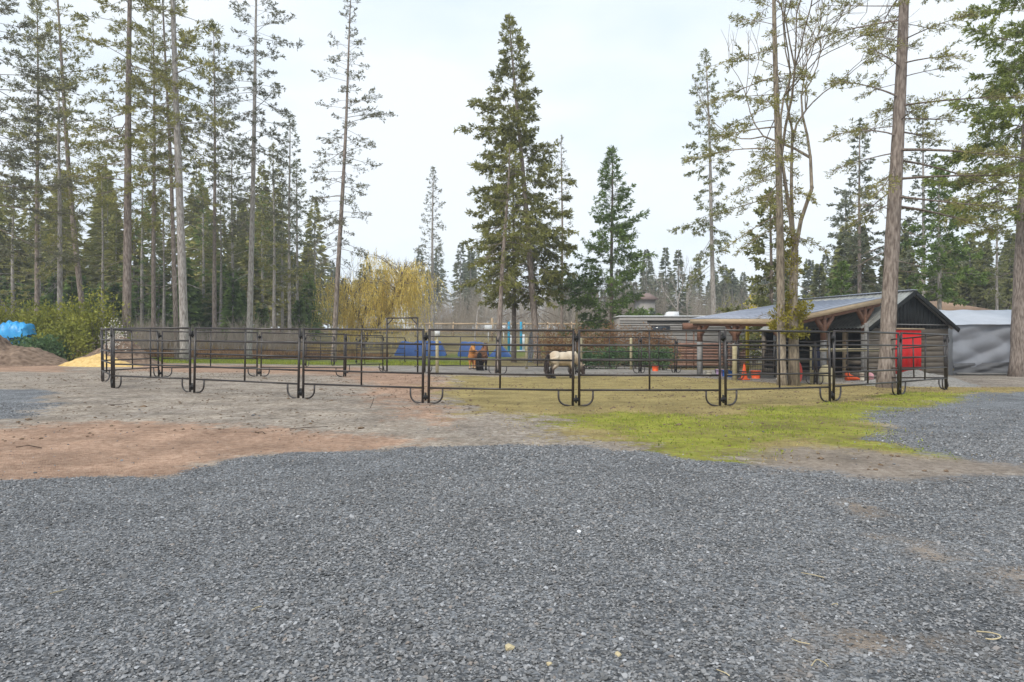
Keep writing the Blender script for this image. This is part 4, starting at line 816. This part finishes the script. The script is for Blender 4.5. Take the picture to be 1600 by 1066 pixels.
m_ = MB(); xa = PX(1269, 24.8); xb = PX(1375, 25.2); z = PZ(547, 24.8); m_.beam((xa, 24.85, z), (xb, 25.25, z+.0), .05, .11); lone('wooden_rail', m_, M['post_wood'], 'pale wooden rail running right from the greenish post', 'rail', (xa, 24.85, T(xa, 24.85)))
AY = 95.0
af = thing('arena_fence', 'yellow lumber rail fence of the riding arena far behind the pen', 'fence', (PX(680, AY), AY, T(0, AY)))
pxs = list(range(375, 1000, 37)); 
for i, px in enumerate(pxs):
    x = PX(px, AY); m_ = MB(); z1 = PZ(503 if px != 375 else 497, AY); m_.box((x, AY, (T(x, AY)-.2+z1)/2), (.16, .16, z1-T(x, AY)+.2)); part('post', m_, M['lumber'], af)
    if i:
        xp = PX(pxs[i-1], AY)
        for yy in (506, 517.5): m_ = MB(); m_.box(((x+xp)/2, AY-.1, PZ(yy, AY)), (x-xp-.01, .05, .2)); part('rail', m_, M['lumber'], af)
wpost(769, 80, 497, 'tall orange-brown post behind the golden pony', .3, 'lumber')
# jumps and boards in the arena
def jump(px, Y, yt, yb, lab):
    x = PX(px, Y); g = T(x, Y); zt_ = PZ(yt, Y); o = thing('jump_standard', lab, 'jump stand', (x, Y, g)); m_ = MB(); m_.box((x, Y, (g+zt_)/2), (.2, .16, zt_-g)); part('upright', m_, M['jump_blue'], o)
    m_ = MB(); m_.box((x+.22, Y, g+(zt_-g)*.3), (.24, .08, (zt_-g)*.55)); part('wing', m_, M['white'], o); m_ = MB(); m_.box((x, Y, g+.05), (.7, .5, .1)); part('base', m_, M['white'], o)
jump(795, 58, 503, 0, 'blue jump standard with white wing right of the thin pine'); jump(814, 60, 503, 0, 'slim blue jump standard before the big pine trunk')
for px, w_, yt, yb, lab in ((763, 12, 508, 518, 'white rectangular board with grey mark behind the arena rail'), (787, 5, 509, 518, 'narrow white board right of the thin pine trunk'), (683, 9, 515, 527, 'pale blue white box left in the arena')):
    Y = 78; m_ = MB(); x = PX(px, Y); za, zb_ = PZ(yb, Y), PZ(yt, Y); m_.box((x, Y, (za+zb_)/2), (w_*Y/F, .08, zb_-za)); m_.box((x, Y+.1, (T(x, Y)+za)/2), (.1, .08, za-T(x, Y)+.1)); lone('white_board', m_, M['white'], lab, 'board', (x, Y, T(x, Y)))
m_ = MB(); Y = 46; x = PX(829, Y); cloth(m_, (x-.35, Y, T(x, Y)), (x+.1, Y, T(x, Y)), (x+.45, Y+.1, PZ(511, Y)), (x-.05, Y+.1, PZ(520, Y)), 12, 20, .1, 3, 3); cloth(m_, (x+.1, Y, T(x, Y)), (x+.1, Y+.5, T(x, Y)), (x+.5, Y+.5, PZ(511, Y)), (x+.45, Y+.1, PZ(511, Y)), 6, 20, .05, 4, 3); lone('silver_sheet', m_, M['tarp'], 'crumpled silver sheet standing at the foot of the big pine', 'sheet', (x, Y, T(x, Y)), True)
# blue covered rows
def lumpy(mb, x0, x1, y, dep, z0, h, seed, tent=False, amp=.10):
    r = np.random.default_rng(seed); n = 40; k = 18; V = []
    for i in range(n):
        t = i/(n-1); e = min(1, min(t, 1-t)*7+.25) if not tent else (1-abs(2*t-1))*.95+.05
        for j in range(k):
            a = pi*j/(k-1); hh = h*e*(1-amp*.6+amp*1.6*vnoise(i*.16, j*.3, 1, seed)+amp*.5*abs(sin(i*.33+j*.4+3*vnoise(i*.2, j*.2, 1, seed+1)))); V.append((x0+(x1-x0)*t+r.normal()*.02, y-cos(a)*dep/2*(.75+.25*e), z0+sin(a)**.7*hh))
    i = np.arange(n*k).reshape(n, k); mb.add(V, quads=np.stack([i[:-1, :-1], i[1:, :-1], i[1:, 1:], i[:-1, 1:]], -1).reshape(-1, 4))
for px0, px1, yt, tent, lab in ((618, 697, 534, False, 'long royal blue covered row behind the walk-through gate'), (716, 764, 535, False, 'royal blue covered row behind the golden pony'), (764, 800, 537, True, 'pointed blue cover right of the thin pine trunk')):
    Y = 54; x0_, x1_ = PX(px0, Y), PX(px1, Y); g = T(0, Y); m_ = MB(); lumpy(m_, x0_, x1_, Y, 1.3, g-.03, PZ(yt, Y)-g, px0, tent); lone('blue_cover', m_, M['navy_tarp'], lab, 'tarpaulin', ((x0_+x1_)/2, Y, g), True)
# far left clutter behind the pen
def simple(name, lab, cat, px0, px1, Y, yt, yb, mt, extra=None):
    xa, xb = PX(px0, Y), PX(px1, Y); x = (xa+xb)/2; g = T(x, Y); z1 = PZ(yt, Y); o = thing(name, lab, cat, (x, Y, g)); m_ = MB(); m_.box((x, Y+.8, (g+z1)/2), (xb-xa, 1.6, z1-g)); part('body', m_, M[mt], o)
    m_ = MB(); m_.box((x, Y+.8, z1+.03), (xb-xa+.12, 1.72, .06)); part('lid', m_, M[mt], o)
    for k in range(4): m_ = MB(); m_.box((xa+(xb-xa)*(k+.5)/4, Y-.015, (g+z1)/2), (.05, .04, z1-g-.05)); part('rib', m_, M[mt], o)
    return o
simple('storage_bin', 'dark green storage bin behind the first near panel', 'bin', 234, 253, 58, 513, 531, 'dgreen'); simple('storage_bin', 'teal storage box behind the pale grey pine', 'bin', 384, 406, 60, 514, 531, 'teal')
o = thing('white_gate', 'white barred gate beyond the dry grass', 'gate', (PX(358, 62), 62, T(-25, 62)))
for yy in (514, 518.5, 523, 527): m_ = MB(); m_.box((PX(358, 62), 62, PZ(yy, 62)), (28*62/F, .05, .09)); part('bar', m_, M['white'], o)
for px in (345, 353, 362, 371): m_ = MB(); xx = PX(px, 62); m_.box((xx, 62.04, (T(xx, 62)+PZ(513, 62))/2), (.09, .06, PZ(513, 62)-T(xx, 62))); part('upright', m_, M['white'], o)
# rusty wagon
Y = 68; x = PX(423, Y); g = T(x, Y); o = thing('rusty_wagon', 'reddish brown old wagon behind the far left panels', 'wagon', (x, Y, g)); m_ = MB(); m_.box((x, Y, g+1.0), (2.0, 1.4, .8)); part('body', m_, M['brick'], o)
for dx in (-.6, .6):
    m_ = MB(); m_.tube([(x+dx, Y-.85, g+.38), (x+dx, Y-.7, g+.38)], .38, 14); part('wheel', m_, M['bracket'], o)
m_ = MB(); m_.box((x-.55, Y-.71, g+1.1), (.7, .04, .35)); part('opening', m_, M['bracket'], o)
# white pickup
Y = 108; x = PX(613, Y); g = T(x, Y); o = thing('pickup', 'white pickup truck parked beyond the willow', 'pickup', (x, Y, g))
m_ = MB(); m_.box((x, Y+1.2, g+.85), (1.9, 4.6, .62)); part('body', m_, M['white'], o)
m_ = MB(); m_.add([(x-.9, Y+.4, g+1.15), (x+.9, Y+.4, g+1.15), (x+.9, Y+2.2, g+1.15), (x-.9, Y+2.2, g+1.15), (x-.72, Y+.9, g+1.8), (x+.72, Y+.9, g+1.8), (x+.72, Y+2.0, g+1.8), (x-.72, Y+2.0, g+1.8)], quads=[[4, 5, 6, 7], [0, 1, 5, 4], [1, 2, 6, 5], [2, 3, 7, 6], [3, 0, 4, 7]]); cb_ = part('cab', m_, M['white'], o)
m_ = MB(); m_.box((x, Y+.62, g+1.47), (1.4, .1, .42)); part('windscreen', m_, M['glass'], cb_)
for dx in (-.8, .8):
    for dy in (0, 2.8): m_ = MB(); m_.tube([(x+dx-.12, Y+dy, g+.36), (x+dx+.12, Y+dy, g+.36)], .36, 14); part('wheel', m_, M['bracket'], o)
    m_ = MB(); m_.box((x+dx*.85, Y-1.12, g+.95), (.3, .05, .18)); part('headlight', m_, M['glass'], o)
m_ = MB(); m_.box((x, Y-1.12, g+.85), (1.0, .06, .25)); part('grille', m_, M['bracket'], o)

# ---------------------------------------------------------------- heaps, tarp
def heap(name, lab, px, Y, rx, ry, h, mt, seed, cat='heap'):
    x = PX(px, Y); g = T(x, Y); n, k = 72, 30; V = [(x, Y, g+h*(1+.1*sin(seed)))]; r = np.random.default_rng(seed)
    for j in range(1, k+1):
        for i in range(n):
            a = 2*pi*i/n; t = j/k; xx, yy = x+cos(a)*rx*t, Y+sin(a)*ry*t; hh = h*(1-t)**1.1*(.45+1.05*vnoise(xx, yy, .75, seed))+.5*h*fbm(xx, yy, 1.6, seed)*(1-t)+.30*fbm(xx, yy, 4.5, seed)*(1-t*.7)*min(h, 1.0)
            V.append((xx, yy, T(xx, yy)+hh-.04*t))
    tr_ = [[0, 1+i, 1+(i+1) % n] for i in range(n)]; q = [[1+(j-1)*n+i, 1+j*n+i, 1+j*n+(i+1) % n, 1+(j-1)*n+(i+1) % n] for j in range(1, k) for i in range(n)]
    m_ = MB(); m_.add(V, tris=tr_, quads=q); return lone(name, m_, M[mt], lab, cat, (x, Y, g), True)
heap('soil_heap', 'dark brown soil heap at the left border', -25, 31, 3.9, 2.6, 1.9, 'dirt', 3); heap('soil_heap', 'brown soil heap behind the wood shavings', 185, 33.5, 2.6, 1.8, 1.15, 'dirt', 4)
heap('shavings_heap', 'bright yellow heap of wood shavings by the left pen corner', 158, 30.5, 1.95, 1.1, .72, 'shavings', 5)
heap('gravel_heap', 'low grey gravel heap before the red barn door', 1432, 23.5, 2.3, 1.5, .48, 'gravel_heap', 6)
m_ = MB(); Y = 34.5; x = PX(28, Y); g = T(x, Y); lumpy(m_, x-.85, x+.7, Y, 1.0, PZ(528, Y), PZ(509, Y)-PZ(528, Y), 12, amp=.34); cloth(m_, (x-.8, Y-.52, PZ(533, Y)), (x-.1, Y-.5, PZ(533, Y)), (x-.1, Y-.42, PZ(519, Y)), (x-.8, Y-.42, PZ(516, Y)), 12, 12, .08, 5, 4)
m_.box((x, Y+.1, (g+PZ(527, Y))/2), (1.2, .7, PZ(527, Y)-g)); lone('blue_tarp', m_, M['blue_tarp'], 'bright blue tarpaulin bundle above the left soil heap', 'tarpaulin', (x, Y, g), True)

# ---------------------------------------------------------------- small things around the shelter
def lathe(mb, c, prof, n=16):
    V = []; 
    for (r, z) in prof:
        for i in range(n): V.append((c[0]+r*cos(2*pi*i/n), c[1]+r*sin(2*pi*i/n), c[2]+z))
    k = len(prof); mb.add(V, quads=[[j*n+i, j*n+(i+1) % n, (j+1)*n+(i+1) % n, (j+1)*n+i] for j in range(k-1) for i in range(n)], tris=[[i, (i+1) % n, 0] for i in range(1, n-1)])
def bucket(name, lab, px, Y, r, h, mt, cat='bucket'):
    x = PX(px, Y); g = T(x, Y); m_ = MB(); lathe(m_, (x, Y, g), [(r*.8, 0), (r*.9, h*.5), (r, h), (r*1.06, h), (r*1.06, h-.03), (r*.93, h-.03), (r*.75, .03), (.001, .03)]); return lone(name, m_, M[mt], lab, cat, (x, Y, g), True)
def cone(px, Y, lab, lying=False, h=.46, mt='orange'):
    x = PX(px, Y); g = T(x, Y); o = thing('traffic_cone', lab, 'cone', (x, Y, g)); m_ = MB(); b_ = MB()
    if not lying: lathe(m_, (x, Y, g+.03), [(.14, 0), (.10, .15), (.03, h), (.001, h)]); b_.box((x, Y, g+.018), (.36, .36, .036))
    else:
        k = 14; V = []; 
        for t, rr_ in ((0, .15), (1, .03)): V += [(x-.2+t*.48, Y+cos(2*pi*i/k)*rr_, g+.15-.08*t+sin(2*pi*i/k)*rr_) for i in range(k)]
        m_.add(V, quads=[[i, (i+1) % k, k+(i+1) % k, k+i] for i in range(k)]); b_.box((x-.2, Y, g+.17), (.035, .34, .34))
    part('body', m_, M[mt], o, True); part('base', b_, M[mt], o)
cone(1163, 26.8, 'upright orange traffic cone beside the pale post', h=.62); cone(1332, 26.4, 'orange red cone lying on its side by the barn', True)
bucket('feed_bucket', 'orange bucket right of the upright cone', 1181, 28, .2, .33, 'orange'); bucket('feed_tub', 'blue feed tub left of the pale wooden post', 1137, 29.5, .26, .28, 'blue', 'tub'); bucket('feed_bucket', 'lilac bucket beside the blue tub', 1124, 29.5, .15, .3, 'lilac'); bucket('feed_bucket', 'small orange bucket inside the far side of the pen', 1024, 31.5, .16, .27, 'orange'); bucket('feed_bucket', 'cream bucket beside the pink ball', 1350, 26.6, .16, .3, 'offwhite'); bucket('feed_bucket', 'small white tub at the foot of the twin trunk', 1221, 24.2, .17, .2, 'white'); bucket('feed_bucket', 'small cream tub under the shelter eave', 1107, 29.6, .15, .2, 'offwhite')
def ball(name, lab, px, Y, r, mt, sq=(1, 1, 1), tilt=0):
    x = PX(px, Y); g = T(x, Y); m_ = MB(); lathe(m_, (x, Y, g), [(.001+r*sq[0]*sin(pi*i/10), r*sq[2]*(1-cos(pi*i/10))) for i in range(11)]); return lone(name, m_, M[mt], lab, 'ball' if name == 'ball' else 'saucer', (x, Y, g), True)
ball('ball', 'faded pink ball beside the cream bucket', 1359, 26.5, .16, 'pink')
x = PX(1246, 23.8); g = T(x, 23.8); m_ = MB(); k = 18; V = []
for rr_, dy in ((.001, .16), (.2, .13), (.36, .04), (.41, 0), (.40, -.02), (.3, .05), (.001, .12)): V += [(x+.55*(cos(2*pi*i/k)*rr_)+dy*.5, 23.8+dy+.25*cos(2*pi*i/k)*rr_, g+.42+sin(2*pi*i/k)*rr_) for i in range(k)]
m_.add(V, quads=[[j*k+i, j*k+(i+1) % k, (j+1)*k+(i+1) % k, (j+1)*k+i] for j in range(6) for i in range(k)]); lone('sled_saucer', m_, M['coral'], 'faded red saucer leaning against the twin trunk', 'saucer', (x, 23.8, g), True)
x = PX(1276, 24.2); m_ = MB(); cloth(m_, (x-.16, 24.2, T(x, 24)+.5), (x+.14, 24.2, T(x, 24)+.55), (x+.13, 24.25, PZ(540, 24.2)), (x-.13, 24.25, PZ(540, 24.2)), 12, 16, .06, 4, 4); m_.box((x, 24.28, PZ(541, 24.2)), (.3, .08, .09)); lone('horse_rug', m_, M['navy'], 'dark navy rug hanging on the panel by the greenish post', 'rug', (x, 24.2, T(x, 24)), True)
x = PX(1291, 25.3); g = T(x, 25.3); m_ = MB(); lathe(m_, (x, 25.3, g), [(.24, 0), (.25, .3), (.23, .5), (.14, .62), (.001, .66)], 14); lone('log_stump', m_, M['post_wood'], 'round topped tan stump behind the wooden rail', 'stump', (x, 25.3, g), True)
# black mesh gate inside the shelter
o = thing('mesh_gate', 'black wire mesh gate under the timber shelter', 'gate', (PX(1205, 29.5), 29.5, T(11, 29.5))); xa, xb = PX(1150, 29.8), PX(1215, 29.2); g = T(11, 29.5)
for t in (0, 1): m_ = MB(); xx = xa+(xb-xa)*t; m_.tube([(xx, 29.5, g), (xx, 29.5, g+1.55)], .04, 8); part('post', m_, M['bracket'], o)
for z in (.15, .8, 1.2, 1.5): m_ = MB(); m_.tube([(xa, 29.5, g+z), (xb, 29.5, g+z)], .028, 6); part('rail', m_, M['bracket'], o)
m_ = MB(); xs = np.linspace(xa, xb, 16)
for xx in xs: m_.tube([(xx, 29.5, g+.15), (xx, 29.5, g+1.2)], .006, 4)
for z in np.linspace(.2, 1.15, 9): m_.tube([(xa, 29.5, g+z), (xb, 29.5, g+z)], .006, 4)
part('wire_mesh', m_, M['bracket'], o)
x = PX(1168, 31.5); m_ = MB(); m_.box((x, 31.5, T(11, 31)+1.15), (.12, .12, 2.3)); lone('yellow_post', m_, M['yellow_paint'], 'yellow post at the back of the timber shelter', 'post', (x, 31.5, T(11, 31)))

# ---------------------------------------------------------------- ponies
def coat(name, body, low, lowz, patch=None, rough=.75):
    m = mat(name, body, rough, scale=2.6, col2=patch if patch else tuple(c*1.15 for c in body), spec=.2); n = m.node_tree; K = n.links.new
    b = n.nodes['Principled BSDF']; src = b.inputs['Base Color'].links[0].from_socket; t = n.nodes.new('ShaderNodeTexCoord'); s = n.nodes.new('ShaderNodeSeparateXYZ'); K(t.outputs['Object'], s.inputs[0])
    r = n.nodes.new('ShaderNodeMapRange'); r.inputs[1].default_value = lowz-.06; r.inputs[2].default_value = lowz+.10; r.inputs[3].default_value = 1; r.inputs[4].default_value = 0; K(s.outputs['Z'], r.inputs[0])
    x = n.nodes.new('ShaderNodeMix'); x.data_type = 'RGBA'; K(r.outputs[0], x.inputs[0]); K(src, x.inputs[6]); x.inputs[7].default_value = (*low, 1); K(x.outputs[2], b.inputs['Base Color']); return m
def pony(label, x, y, rz, sc, cmat, hair, graze, turn=0.0):
    """body along +x, withers .88 m"""
    o = thing('pony', label, 'pony', (x, y, T(x, y)), 'ponies', rz); o.scale = (sc*.92, sc*1.04, sc*1.03); b = MB()
    def ell(c, r, n=14, k=10):
        V = [(c[0]+r[0]*sin(pi*j/k)*cos(2*pi*i/n), c[1]+r[1]*sin(pi*j/k)*sin(2*pi*i/n), c[2]-r[2]*cos(pi*j/k)) for j in range(k+1) for i in range(n)]
        b.add(V, quads=[[j*n+i, j*n+(i+1) % n, (j+1)*n+(i+1) % n, (j+1)*n+i] for j in range(k) for i in range(n)])
    ell((-.30, 0, .66), (.27, .215, .235)); ell((.0, 0, .63), (.36, .225, .235)); ell((.28, 0, .64), (.23, .19, .24)); ell((.25, 0, .80), (.17, .08, .09)); ell((-.33, 0, .76), (.18, .15, .12))
    for s in (-1, 1):
        b.tube([(.30, s*.11, .62), (.32, s*.115, .44), (.32, s*.115, .30), (.31, s*.115, .12), (.33, s*.115, .05), (.35, s*.115, 0)], [.105, .075, .052, .037, .042, .058], 10)
        b.tube([(-.36, s*.10, .66), (-.33, s*.125, .52), (-.30, s*.12, .42), (-.43, s*.115, .30), (-.42, s*.115, .12), (-.40, s*.115, .05), (-.38, s*.115, 0)], [.17, .13, .085, .050, .037, .042, .058], 10)
    if graze: N_ = [(.36, 0, .76), (.52, 0, .64), (.64, 0, .46), (.70, 0, .34)]; hd = [(.68, 0, .38), (.74, 0, .26), (.80, 0, .13), (.83, 0, .06)]
    else: N_ = [(.34, 0, .76), (.46, turn*.05, .90), (.55, turn*.12, 1.02), (.60, turn*.16, 1.07)]; hd = [(.57, turn*.15, 1.09), (.68, turn*.22, 1.02), (.79, turn*.29, .92), (.85, turn*.33, .86)]
    b.tube(N_, [.17, .135, .105, .09], 12); b.tube(hd, [.095, .088, .062, .055], 12)
    h0 = np.array(hd[0]); hdir = unit(np.array(hd[-1])-h0); upv = np.array([0, 0, 1.0]) if not graze else np.array([.7, 0, .45]); back = unit(upv-hdir*(upv@hdir))
    for s in (-1, 1): e = h0+back*.07+np.array([0, s*.05, 0]); b.tube([e, e+back*.06+np.array([0, s*.01, 0]), e+back*.12], [.03, .027, .004], 8)
    bo = part('body', b, cmat, o, True, True); md = bo.modifiers.new('fuse', 'REMESH'); md.mode = 'VOXEL'; md.voxel_size = .018; md.use_smooth_shade = True; sm = bo.modifiers.new('smooth', 'SMOOTH'); sm.factor = .5; sm.iterations = 4
    r = np.random.default_rng(int(abs(x)*100)); mn = MB(); pn = np.array(N_); t = r.random(420)
    P = np.stack([np.interp(t, np.linspace(0, 1, 4), pn[:, i]) for i in range(3)], -1); tg = unit(pn[-1]-pn[0]); nb = unit(np.cross(np.cross(tg, [0, 0, 1.0]), tg)); P = P+nb*np.interp(t, [0, 1], [.13, .09])[:, None]; sd = np.where(r.random(420) < .5, -1, 1)
    d = np.stack([r.normal(-.1, .2, 420), sd*r.uniform(.25, .7, 420), -np.ones(420)], -1); mn.blades(P+r.normal(size=P.shape)*.015, d, r.uniform(.12, .26, 420), .03, 0, .5)
    f0 = h0+back*.09; mn.blades(np.tile(f0, (90, 1))+r.normal(size=(90, 3))*.02, hdir*1.0+r.normal(size=(90, 3))*.3, r.uniform(.1, .2, 90), .025); part('mane', mn, hair, o, False, True)
    tl_ = MB(); n = 420; q = np.tile([-.56, 0, .74], (n, 1))+r.normal(size=(n, 3))*np.array([.02, .035, .03]); pts0 = q
    for j in range(5):
        nx_ = q+np.array([[-.06+.03*j, 0, -.135]])+r.normal(size=(n, 3))*np.array([.012, .016, .01]); tl_.blades(q, nx_-q, np.linalg.norm(nx_-q, axis=1)*1.15, .03); q = nx_
    part('tail', tl_, hair, o, False, True)
    hf = MB()
    for (lx, ly) in ((.345, .115), (.345, -.115), (-.385, .115), (-.385, -.115)): lathe(hf, (lx, ly, 0), [(.066, 0), (.055, .06), (.001, .062)], 10)
    part('hooves', hf, M['bracket'], o, True, True)
    ey = MB()
    for s in (-1, 1): c = h0+hdir*.11+back*.035+np.array([0, s*.078, 0]); lathe(ey, c-np.array([0, 0, .014]), [(.001+.014*sin(pi*i/6), .014*(1-cos(pi*i/6))) for i in range(7)], 8)
    part('eyes', ey, M['glass'], o, True, True); return o
hair = lambda nm, a, b_: mat(nm, a, .7, scale=8, col2=b_, island=.3)
pony('golden chestnut pony with blond mane facing the camera', PX(740, 32.4), 32.4, radians(-98), 1.0, coat('golden_coat', (.42, .17, .055), (.55, .36, .2), .16, (.52, .24, .08)), hair('blond_hair', (.58, .36, .14), (.78, .56, .28)), False, .5)
pony('dark brown pony turned away with a long black tail', PX(753, 31.2), 31.2, radians(80), 1.02, coat('bay_coat', (.12, .055, .03), (.025, .018, .016), .42, (.24, .11, .055)), hair('black_hair', (.014, .012, .012), (.04, .034, .032)), False, -.2)
pony('cream pony with dark tail grazing behind the near fence', PX(880, 24.6), 24.6, radians(14), 1.06, coat('cream_coat', (.45, .34, .23), (.07, .05, .045), .34, (.64, .56, .45)), hair('dark_hair', (.035, .028, .028), (.10, .075, .07)), True)

# ---------------------------------------------------------------- litter on the ground
def straw(pts, lab, r=.0022):
    P = np.array([(*gp(px, py), 0) for px, py in pts]); P[:, 2] = [gz(p[0], p[1])+.014 for p in P]; tt = np.linspace(0, 1, len(P)); t2 = np.linspace(0, 1, 12); Q = np.stack([np.interp(t2, tt, P[:, i]) for i in range(3)], -1); Q[1:-1] = (Q[:-2]+Q[1:-1]*2+Q[2:])/4
    m_ = MB(); m_.tube(Q, r, 5); return lone('straw_wisp', m_, M['straw'], lab, 'straw', tuple(P[0]-[0, 0, .022]), True, 'straw wisps on the gravel')
straw([(1252, 899), (1270, 902), (1288, 907)], 'straw wisp on the gravel, uppermost of the right-hand ones'); straw([(1237, 1003), (1250, 1008), (1266, 1011)], 'straw wisp lying left of centre near the dirt patch'); straw([(1268, 1045), (1276, 1033), (1290, 1041), (1294, 1046)], 'bent straw wisp below the dirt patch')
straw([(1526, 991), (1545, 992), (1562, 996), (1566, 1001), (1552, 1004), (1540, 1002)], 'curled straw hook at the lower right', .003); straw([(1300, 949), (1308, 947), (1309, 950)], 'tiny straw curl in the middle right'); straw([(78, 932), (92, 928), (104, 925)], 'straw wisp on the gravel at the far left'); straw([(393, 958), (402, 953), (409, 952)], 'straw wisp left of the bottom centre'); straw([(1120, 1052), (1135, 1058), (1140, 1062)], 'straw wisp at the bottom edge right of centre')
def chip(px, py, r, lab, mt='straw'):
    x, y = gp(px, py); g = gz(x, y); m_ = MB(); q = np.random.default_rng(int(px)); V = unit(q.normal(size=(26, 3)))*r*q.uniform(.7, 1.1, (26, 1)); V[:, 2] *= .7
    import bmesh; bm = bmesh.new(); [bm.verts.new(c) for c in V]; bmesh.ops.convex_hull(bm, input=bm.verts[:]); me = bpy.data.meshes.new('pale_pebble'); bm.to_mesh(me); bm.free(); me.materials.append(M[mt]); o = bpy.data.objects.new('pale_pebble', me); C.objects.link(o); o.location = (x, y, g+r*.5); tag(o, lab, 'pebble')
chip(796, 1018, .021, 'pale yellow pebble at the bottom centre of the gravel'); chip(966, 1026, .016, 'pale yellow chip right of the bottom centre pebble'); chip(858, 1041, .012, 'ochre chip below the pale pebble'); chip(905, 833, .016, 'single white pebble in the middle of the gravel', 'white')
M['twigwood'] = mat('dark_stick', (.05, .035, .028), .9)
for pts, lab in (([(578, 641), (582, 637), (584, 633)], 'short dark stick standing up on the dirt before the gate'), ([(168, 641), (190, 640), (205, 638)], 'thin stick on the tan ground at the left'), ([(25, 702), (45, 699), (65, 703)], 'dark stick on the red dirt at the left'), ([(452, 674), (475, 672), (512, 670)], 'thin fallen twig on the red dirt'), ([(398, 680), (410, 679), (414, 681)], 'small dark clod of wood on the red dirt')):
    P = np.array([(*gp(*p), 0) for p in pts]); P[:, 2] = [gz(p[0], p[1])+.02 for p in P]
    if 'standing' in lab: P[:, 1] = P[0, 1]; P[:, 0] = [PX(p[0], P[0, 1]) for p in pts]; P[:, 2] = [gz(P[0, 0], P[0, 1])+.01+.1*k for k in range(3)]
    m_ = MB(); m_.tube(P, .005, 6); lone('stick', m_, M['twigwood'], lab, 'stick', tuple(P[0]))

# ---------------------------------------------------------------- damp air
m = bpy.data.materials.new('damp_air'); m.use_nodes = True; n = m.node_tree; n.nodes.clear(); o_ = n.nodes.new('ShaderNodeOutputMaterial'); v = n.nodes.new('ShaderNodeVolumePrincipled')
v.inputs['Color'].default_value = (.86, .92, 1.0, 1); v.inputs['Density'].default_value = .0010; n.links.new(v.outputs[0], o_.inputs['Volume'])
hz = MB(); hz.box((0, 70, 17), (330, 240, 38)); tag(part('haze', hz, m), 'thin damp haze between the trees', 'haze', kind='stuff')
